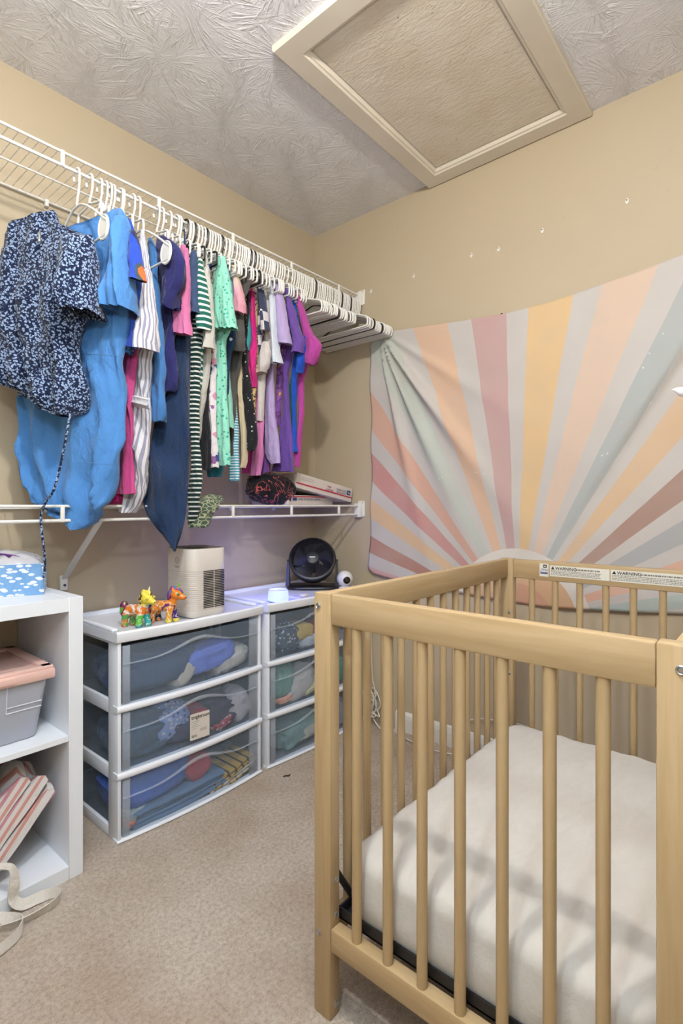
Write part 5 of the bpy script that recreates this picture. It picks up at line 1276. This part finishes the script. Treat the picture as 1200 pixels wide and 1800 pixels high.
def pony(base, ang, S, pal, label, seed):
    """local: +x forward, z up; S scale"""
    ca, sa = math.cos(ang), math.sin(ang)
    def W(p): return Vector((base[0]+S*(p[0]*ca-p[1]*sa), base[1]+S*(p[0]*sa+p[1]*ca), base[2]+S*p[2]))
    T = thing('toy_pony', label, 'toy', base, 'hand painted toy ponies')
    bm = bmesh.new()
    def cap(a, b, ra, rb): capsule(bm, W(a), W(b), ra*S, rb*S)
    cap((-0.030, 0, 0.056), (0.022, 0, 0.060), 0.021, 0.020)           # trunk
    cap((0.026, 0, 0.064), (0.040, 0, 0.092), 0.016, 0.012)            # neck
    cap((0.042, 0, 0.100), (0.046, 0, 0.100), 0.020, 0.019)            # head
    cap((0.056, 0, 0.094), (0.070, 0, 0.090), 0.013, 0.010)            # muzzle
    for s in (-1, 1):
        cap((0.024, s*0.012, 0.048), (0.026+0.006*s, s*0.014, 0.022), 0.013, 0.0105); cap((0.026+0.006*s, s*0.014, 0.022), (0.027+0.007*s, s*0.014, 0.0095), 0.0105, 0.0125)
        cap((-0.034, s*0.012, 0.048), (-0.040+0.005*s, s*0.014, 0.024), 0.015, 0.0105); cap((-0.040+0.005*s, s*0.014, 0.024), (-0.038+0.005*s, s*0.014, 0.0095), 0.0105, 0.0125)
        cap((0.036, s*0.012, 0.116), (0.034, s*0.014, 0.126), 0.006, 0.003)   # ears
    me = voxel('pony_body', bm, 0.0019*S/0.95)
    inv = lambda c: ((c.x-base[0])*ca+(c.y-base[1])*sa, -(c.x-base[0])*sa+(c.y-base[1])*ca, c.z-base[2])
    def col(c):
        x, y, z = (t/S for t in inv(c)); nz = mnoise.noise((x*70+seed, y*70, z*70)); 
        if abs(nz) < 0.05 and z < 0.08: return 'e0dcd2'
        if z > 0.078: return pal['head'] if nz < 0.35 else pal['head2']
        if z < 0.046:
            if x > 0: return (pal['fl'] if y < 0 else pal['fr']) if z > 0.014 else pal['hoof']
            return pal['bl'] if (y < 0) == (nz < 0.25) else pal['br']
        return pal['body'] if nz < 0.12 else (pal['body2'] if nz < 0.4 else pal['chest'])
    paint(me, col, 'glossy_toy_paint'); B = part('pony_body', me, None, T)
    bm = bmesh.new()
    def cap2(a, b, ra, rb): capsule(bm, W(a), W(b), ra*S, rb*S)
    cap2((0.050, 0, 0.120), (0.030, 0, 0.122), 0.008, 0.010); cap2((0.028, 0, 0.118), (0.016, 0, 0.096), 0.010, 0.011); cap2((0.016, 0.004, 0.094), (0.012, 0.006, 0.070), 0.010, 0.006); cap2((0.052, 0.0, 0.118), (0.062, 0.004, 0.108), 0.007, 0.004)
    me = voxel('mane', bm, 0.0021*S)
    paint(me, lambda c: pal['mane'][int((mnoise.noise((c.x*90+seed, c.y*90, c.z*60))+0.5)*len(pal['mane'])) % len(pal['mane'])], 'glossy_toy_paint'); part('mane', me, None, T)
    bm = bmesh.new()
    cap2((-0.048, 0, 0.064), (-0.060, 0, 0.072), 0.008, 0.014); cap2((-0.060, 0, 0.072), (-0.066, 0, 0.046), 0.014, 0.011); cap2((-0.066, 0, 0.046), (-0.060, 0, 0.022), 0.010, 0.004)
    me = voxel('tail', bm, 0.0021*S)
    paint(me, lambda c: pal['tail'][int((mnoise.noise((c.x*50+seed, c.y*50, c.z*45))+0.5)*len(pal['tail'])) % len(pal['tail'])], 'glossy_toy_paint'); part('tail', me, None, T)
    m = MB(); a = W((0.048, 0, 0.118)); b = W((0.054, 0, 0.142)); m.tube([a, a.lerp(b, 0.5), b], [0.0055*S, 0.004*S, 0.0012*S], 10)
    part('horn', m.mesh('horn'), plain('toy_horn_'+pal['horn'], pal['horn'], 0.25), T)
    for s in (-1, 1):
        p = W((0.057, s*0.0165, 0.104)); m = MB(); m.lathe([(0.0001, -0.0045*S), (0.004*S, -0.003*S), (0.0045*S, 0), (0.004*S, 0.003*S), (0.0001, 0.0045*S)], p, 'y', 10); part('eye', m.mesh('eye'), plain('toy_eye_'+pal['eye'], pal['eye'], 0.15), T)
        p = W((0.079, s*0.004, 0.090)); m = MB(); m.lathe([(0.0001, -0.0015*S), (0.002*S, 0), (0.0001, 0.0015*S)], p, 'y', 8); part('nostril', m.mesh('nostril'), plain('toy_eye_2b1f3a', '2b1f3a', 0.2), T)
ZTT = 0.6405
pony((-1.158, -0.315, ZTT), math.radians(-72), 0.93, dict(head='e3d24a', head2='efe27a', body='d97a32', body2='e0dcd2', chest='3fae4a', fl='62bf45', fr='2f9a9c', bl='c9752e', br='5aa04a', hoof='3f8f8a', mane=['e3d24a', 'efe27a', '5a3a2a'], tail=['c23a6a', '2c2a4a', '8c2f5a', '5fae3f'], horn='f0e6a0', eye='e3d24a'), 'hand painted toy pony with yellow head and green leg', 1.0)
pony((-1.062, -0.318, ZTT), math.radians(-58), 0.93, dict(head='df7d2a', head2='e8963c', body='df8a2c', body2='e39a3a', chest='5b2f78', fl='e0a03a', fr='4a2a7a', bl='d9852e', br='2a2a3c', hoof='e0d24a', mane=['2f86a8', 'c23a6a', '3a4aa0', '6a2f7a'], tail=['7a3f9a', '2f5aa8', 'c94a4a'], horn='6fae2f', eye='2f9a6a'), 'hand painted toy pony with orange head and green horn beside the air purifier', 4.0)

# ------------------------------------------------------------------ sound machine, fan, monitor camera on the right tower
SM = thing('sound_machine', 'round white sound machine with glowing blue night light on the right tower', 'night light', (-0.556, -0.322, ZTT))
k = NT('night_light_glow'); k.base('98a2ee'); k.b.inputs['Emission Color'].default_value = (0.16, 0.20, 1.0, 1); k.b.inputs['Emission Strength'].default_value = 2.4; k.rough(0.4)
GLOW = k.m
c_ = (-0.556, -0.322, ZTT)
m = MB(); m.lathe([(0.0001, 0.001), (0.034, 0.001), (0.040, 0.003)], c_, 'z', 40); part('base_ring', m.mesh('base_ring'), plain('sound_base_grey', '7d8088', 0.4), SM)
m = MB(); m.lathe([(0.040, 0.003), (0.0425, 0.010), (0.042, 0.022), (0.0395, 0.040), (0.038, 0.046)], c_, 'z', 40); part('glow_body', m.mesh('glow_body', True, 40), GLOW, SM, 'glowing translucent body')
m = MB(); m.lathe([(0.038, 0.046), (0.0365, 0.0485), (0.030, 0.0475), (0.0001, 0.047)], c_, 'z', 40); part('top_plate', m.mesh('top_plate', True, 40), plain('sound_top_white', 'd5d6ea', 0.4), SM)
lamp('night_light_glow_light', 'POINT', (-0.556, -0.290, ZTT+0.11), 1.1, (0.12, 0.16, 1.0), 0.035)

FAN = thing('desk_fan', 'black round desk fan tilted upward on the right tower', 'fan', (-0.22, -0.20, ZTT))
FB = plain('fan_black', '17171a', 0.38, 0.0); FB2 = plain('fan_black_satin', '232327', 0.45)
from mathutils import Matrix
fc = Vector((-0.232, -0.205, 0.772)); fdir = Vector((-0.62, -0.56, 0.50)).normalized()
fr_ = fdir.cross(Vector((0, 0, 1))).normalized(); fu = fr_.cross(fdir).normalized()
FM = Matrix(((fr_.x, fu.x, fdir.x, fc.x), (fr_.y, fu.y, fdir.y, fc.y), (fr_.z, fu.z, fdir.z, fc.z), (0, 0, 0, 1)))
def fpart(nm, m, mat, lab=None, ang=40, parent=FAN):
    me = m.mesh(nm, True, ang); me.transform(FM); return part(nm, me, mat, parent, lab)
R_ = 0.108
m = MB(); m.lathe([(0.055, -0.085), (0.080, -0.070), (0.096, -0.045), (0.104, -0.02), (R_, 0.0), (R_+0.002, 0.018), (R_-0.002, 0.026), (R_-0.010, 0.028), (R_-0.012, 0.020), (R_-0.014, -0.01), (0.085, -0.05), (0.05, -0.078)], (0, 0, 0), 'z', 56); fpart('housing', m, FB)
m = MB(); nb = 44
GR = thing_gr = None
grm = MB()
p = []
for i in range(9):
    t = i/8; r = 0.030+(R_-0.012-0.030)*t; a = 0.95*t; p.append((r*math.cos(a), r*math.sin(a), 0.030-0.012*t*t+0.004))
grm.tube(p, 0.0012, 5); gme = grm.mesh('grille_bar'); gme.materials.append(FB2)
for i in range(nb):
    o = bpy.data.objects.new('grille_bar', gme); COL.objects.link(o); o.parent = FAN
    o.matrix_parent_inverse = Matrix.Identity(4); o.matrix_local = Matrix.Translation(-FAN.location) @ FM @ Matrix.Rotation(2*PI*i/nb, 4, 'Z')
m = MB(); m.lathe([(0.0001, 0.038), (0.020, 0.037), (0.029, 0.034), (0.031, 0.029), (0.031, 0.024)], (0, 0, 0), 'z', 32); HUB = fpart('grille_hub', m, FB2)
m = MB(); m.box(-0.013, 0.013, -0.002, 0.002, 0.0378, 0.0386); fpart('hub_badge', m, plain('badge_silver', 'c9c9cc', 0.3, metal=0.8), 'small silver badge', parent=HUB)
m = MB(); m.lathe([(0.0001, -0.08), (0.03, -0.08), (0.032, -0.01), (0.028, 0.008), (0.0001, 0.010)], (0, 0, 0), 'z', 28); fpart('motor', m, FB2)
for i in range(5):
    m = MB(); P = []
    for a in range(7):
        t = a/6; r = 0.028+0.062*t; row = []
        for b in range(6):
            u = b/5-0.5; an = 2*PI*i/5+u*0.95+0.35*t; row.append((r*math.cos(an), r*math.sin(an), -0.008+0.026*u))
        P.append(row)
    m.grid(P); fpart('blade', m, FB2)
# U shaped stand
for s in (-1, 1):
    pv = fc+fr_*s*(R_+0.006)-fdir*0.02
    ft = Vector((pv.x, pv.y, ZTT+0.012))+Vector((0.010, 0.012, 0))
    m = MB(); P = []
    for i in range(13):
        t = i/12; c = pv.lerp(ft, t); wd = 0.018+0.030*t; th_ = 0.005+0.004*t; dv = Vector((fdir.x, fdir.y, 0)).normalized()
        P.append([c+dv*wd+fr_*th_, c+dv*wd-fr_*th_, c-dv*wd-fr_*th_, c-dv*wd+fr_*th_, c+dv*wd+fr_*th_])
    m.grid(P); m.ext(P[0][:4], [(0, 1, 2, 3)]); m.ext(P[-1][:4], [(0, 1, 2, 3)]); part('stand_arm', m.mesh('stand_arm', True, 50), FB, FAN)
    m = MB(); m.lathe([(0.0001, -0.006), (0.013, -0.005), (0.014, 0.005), (0.0001, 0.006)], (0, 0, 0), 'x', 20); me = m.mesh('pivot_knob'); me.transform(Matrix.Translation(pv) @ Matrix(((fr_.x, fu.x, fdir.x, 0), (fr_.y, fu.y, fdir.y, 0), (fr_.z, fu.z, fdir.z, 0), (0, 0, 0, 1)))); part('pivot_knob', me, FB2, FAN)
m = MB(); rows = []
bc = Vector((fc.x, fc.y, ZTT))-Vector((fdir.x, fdir.y, 0)).normalized()*0.012
dv = Vector((fdir.x, fdir.y, 0)).normalized()
for h, sc in ((0.0005, 0.97), (0.004, 1.0), (0.012, 0.98), (0.018, 0.88)):
    rows.append([tuple(bc+fr_*(R_+0.014)*sc*math.copysign(abs(math.cos(a))**0.6, math.cos(a))+dv*0.072*sc*math.copysign(abs(math.sin(a))**0.6, math.sin(a))+Vector((0, 0, h))) for a in np.linspace(0, 2*PI, 41)])
m.grid(rows); m.ext(rows[-1][:-1], [tuple(range(40))]); m.ext(rows[0][:-1], [tuple(range(40))]); part('stand_base', m.mesh('stand_base', True, 45), FB, FAN)

MC = thing('baby_monitor_camera', 'white spherical baby monitor camera with black lens beside the fan', 'camera', (-0.152, -0.335, ZTT))
CW = plain('monitor_white', 'd8d6d2', 0.35); cc = Vector((-0.152, -0.335, ZTT+0.050)); r = 0.037
m = MB(); m.lathe([(0.0001, 0.0), (0.026, 0.0), (0.028, 0.003), (0.024, 0.012), (0.012, 0.018), (0.0001, 0.020)], (cc.x, cc.y, ZTT), 'z', 28); part('camera_base', m.mesh('camera_base'), CW, MC)
m = MB(); m.lathe([(max(0.0001, r*math.cos(a)), r*math.sin(a)) for a in np.linspace(-PI/2, PI/2, 19)], cc, 'z', 30); part('camera_head', m.mesh('camera_head', True, 180), CW, MC)
ld = Vector((-0.55, -0.80, -0.10)).normalized(); lr = ld.cross(Vector((0, 0, 1))).normalized(); lu = lr.cross(ld)
LM = Matrix(((lr.x, lu.x, ld.x, cc.x), (lr.y, lu.y, ld.y, cc.y), (lr.z, lu.z, ld.z, cc.z), (0, 0, 0, 1)))
m = MB(); m.lathe([(0.0001, r+0.0012), (0.010, r+0.0008), (0.0165, r-0.003), (0.0175, r-0.006)], (0, 0, 0), 'z', 26); me = m.mesh('lens_face'); me.transform(LM); LF = part('lens_face', me, plain('lens_black', '0f0e0e', 0.15), MC)
m = MB(); m.lathe([(0.0001, r+0.003), (0.004, r+0.0024), (0.006, r+0.001)], (0, 0, 0), 'z', 20); me = m.mesh('lens'); me.transform(LM); part('lens', me, plain('lens_glass', '3a2c26', 0.05), LF)

# ------------------------------------------------------------------ cords
CORD = plain('white_cord', 'd8d2c6', 0.45)
def cord(pts, r, lab, nm='power_cord'):
    return solo(nm, MB().tube(crom(pts, 8), r, 7).mesh(nm, True, 60), CORD, lab, 'cord', (pts[0][0], pts[0][1], 0))
cord([(-0.514, -0.327, ZTT+0.012), (-0.495, -0.335, ZTT+0.010), (-0.470, -0.350, ZTT+0.004), (-0.450, -0.345, ZTT+0.004), (-0.425, -0.33, ZTT+0.006)], 0.0022, 'white charging cord running from the sound machine')
part_plug = solo('usb_plug', rbox('usb_plug', -0.430, -0.400, -0.338, -0.320, ZTT+0.001, ZTT+0.012, 0.002), CORD, 'white plug at the end of the sound machine cord', 'plug', (-0.415, -0.33, ZTT))
random.seed(3)
bun = []
for i in range(60):
    a = i*0.85; bun.append((-0.040+0.020*math.sin(a*0.37+1), -0.405+0.028*math.cos(a)+0.010*math.sin(a*0.31), 0.095+0.060*math.sin(a*0.73)+0.012*math.cos(a*1.7)))
cord(bun, 0.0028, 'tangled bundle of white cords in the corner behind the crib', 'cord_bundle')
cord([(-0.03, -0.39, 0.62), (-0.018, -0.385, 0.45), (-0.02, -0.39, 0.30), (-0.02, -0.397, 0.205), (-0.026, -0.412, 0.17), (-0.03, -0.42, 0.13)], 0.0026, 'thin white cord hanging down the corner behind the right tower')
cord([(-0.045, -0.42, 0.03), (-0.06, -0.47, 0.006), (-0.045, -0.53, 0.006), (-0.0542, -0.5662, 0.005), (-0.079, -0.6428, 0.005), (-0.0893, -0.7624, 0.005), (-0.0746, -0.8343, 0.005), (-0.06, -0.92, 0.005)], 0.0032, 'white cord lying on the carpet along the baseboard')
cord([(-0.018, -0.86, 0.10), (-0.016, -0.8833, 0.1347), (-0.016, -0.93, 0.155), (-0.016, -0.9881, 0.168), (-0.016, -1.12, 0.18), (-0.016, -1.25, 0.16)], 0.0030, 'white cord running along the tan wall above the baseboard')
solo('hair_clip', MB().tube(crom([(-0.645, -0.445, 0.004), (-0.636, -0.450, 0.006), (-0.627, -0.456, 0.004), (-0.618, -0.455, 0.005)], 5), 0.0022, 6).mesh('hair_clip'), plain('clip_black', '1a1716', 0.4), 'tiny black hair clip lying on the carpet before the right tower', 'hair clip', (-0.63, -0.452, 0))
# unidentified white tip at the right edge, built with an invented hook shape
p0 = Vector(hit(1180, 685, 'x', -0.16)); m = MB(); rows = []
pth = crom([p0, Vector(hit(1190, 686, 'x', -0.16)), Vector(hit(1205, 690, 'x', -0.155)), Vector(hit(1240, 694, 'x', -0.15)), Vector(hit(1290, 690, 'x', -0.10)), (-0.012, -1.80, 1.36)], 6)
m.tube(pth, [0.0008+0.013*min(1, i/9)*(1 if i < 20 else max(0.3, 1-(i-20)/14)) for i in range(len(pth))], 12)
solo('white_tip', m.mesh('white_tip', True, 60), plain('bright_white', 'f2f2f0', 0.4), 'unidentified white curved tip poking in at the right picture edge over the tapestry', 'hook', (-0.012, -1.80, 1.36))
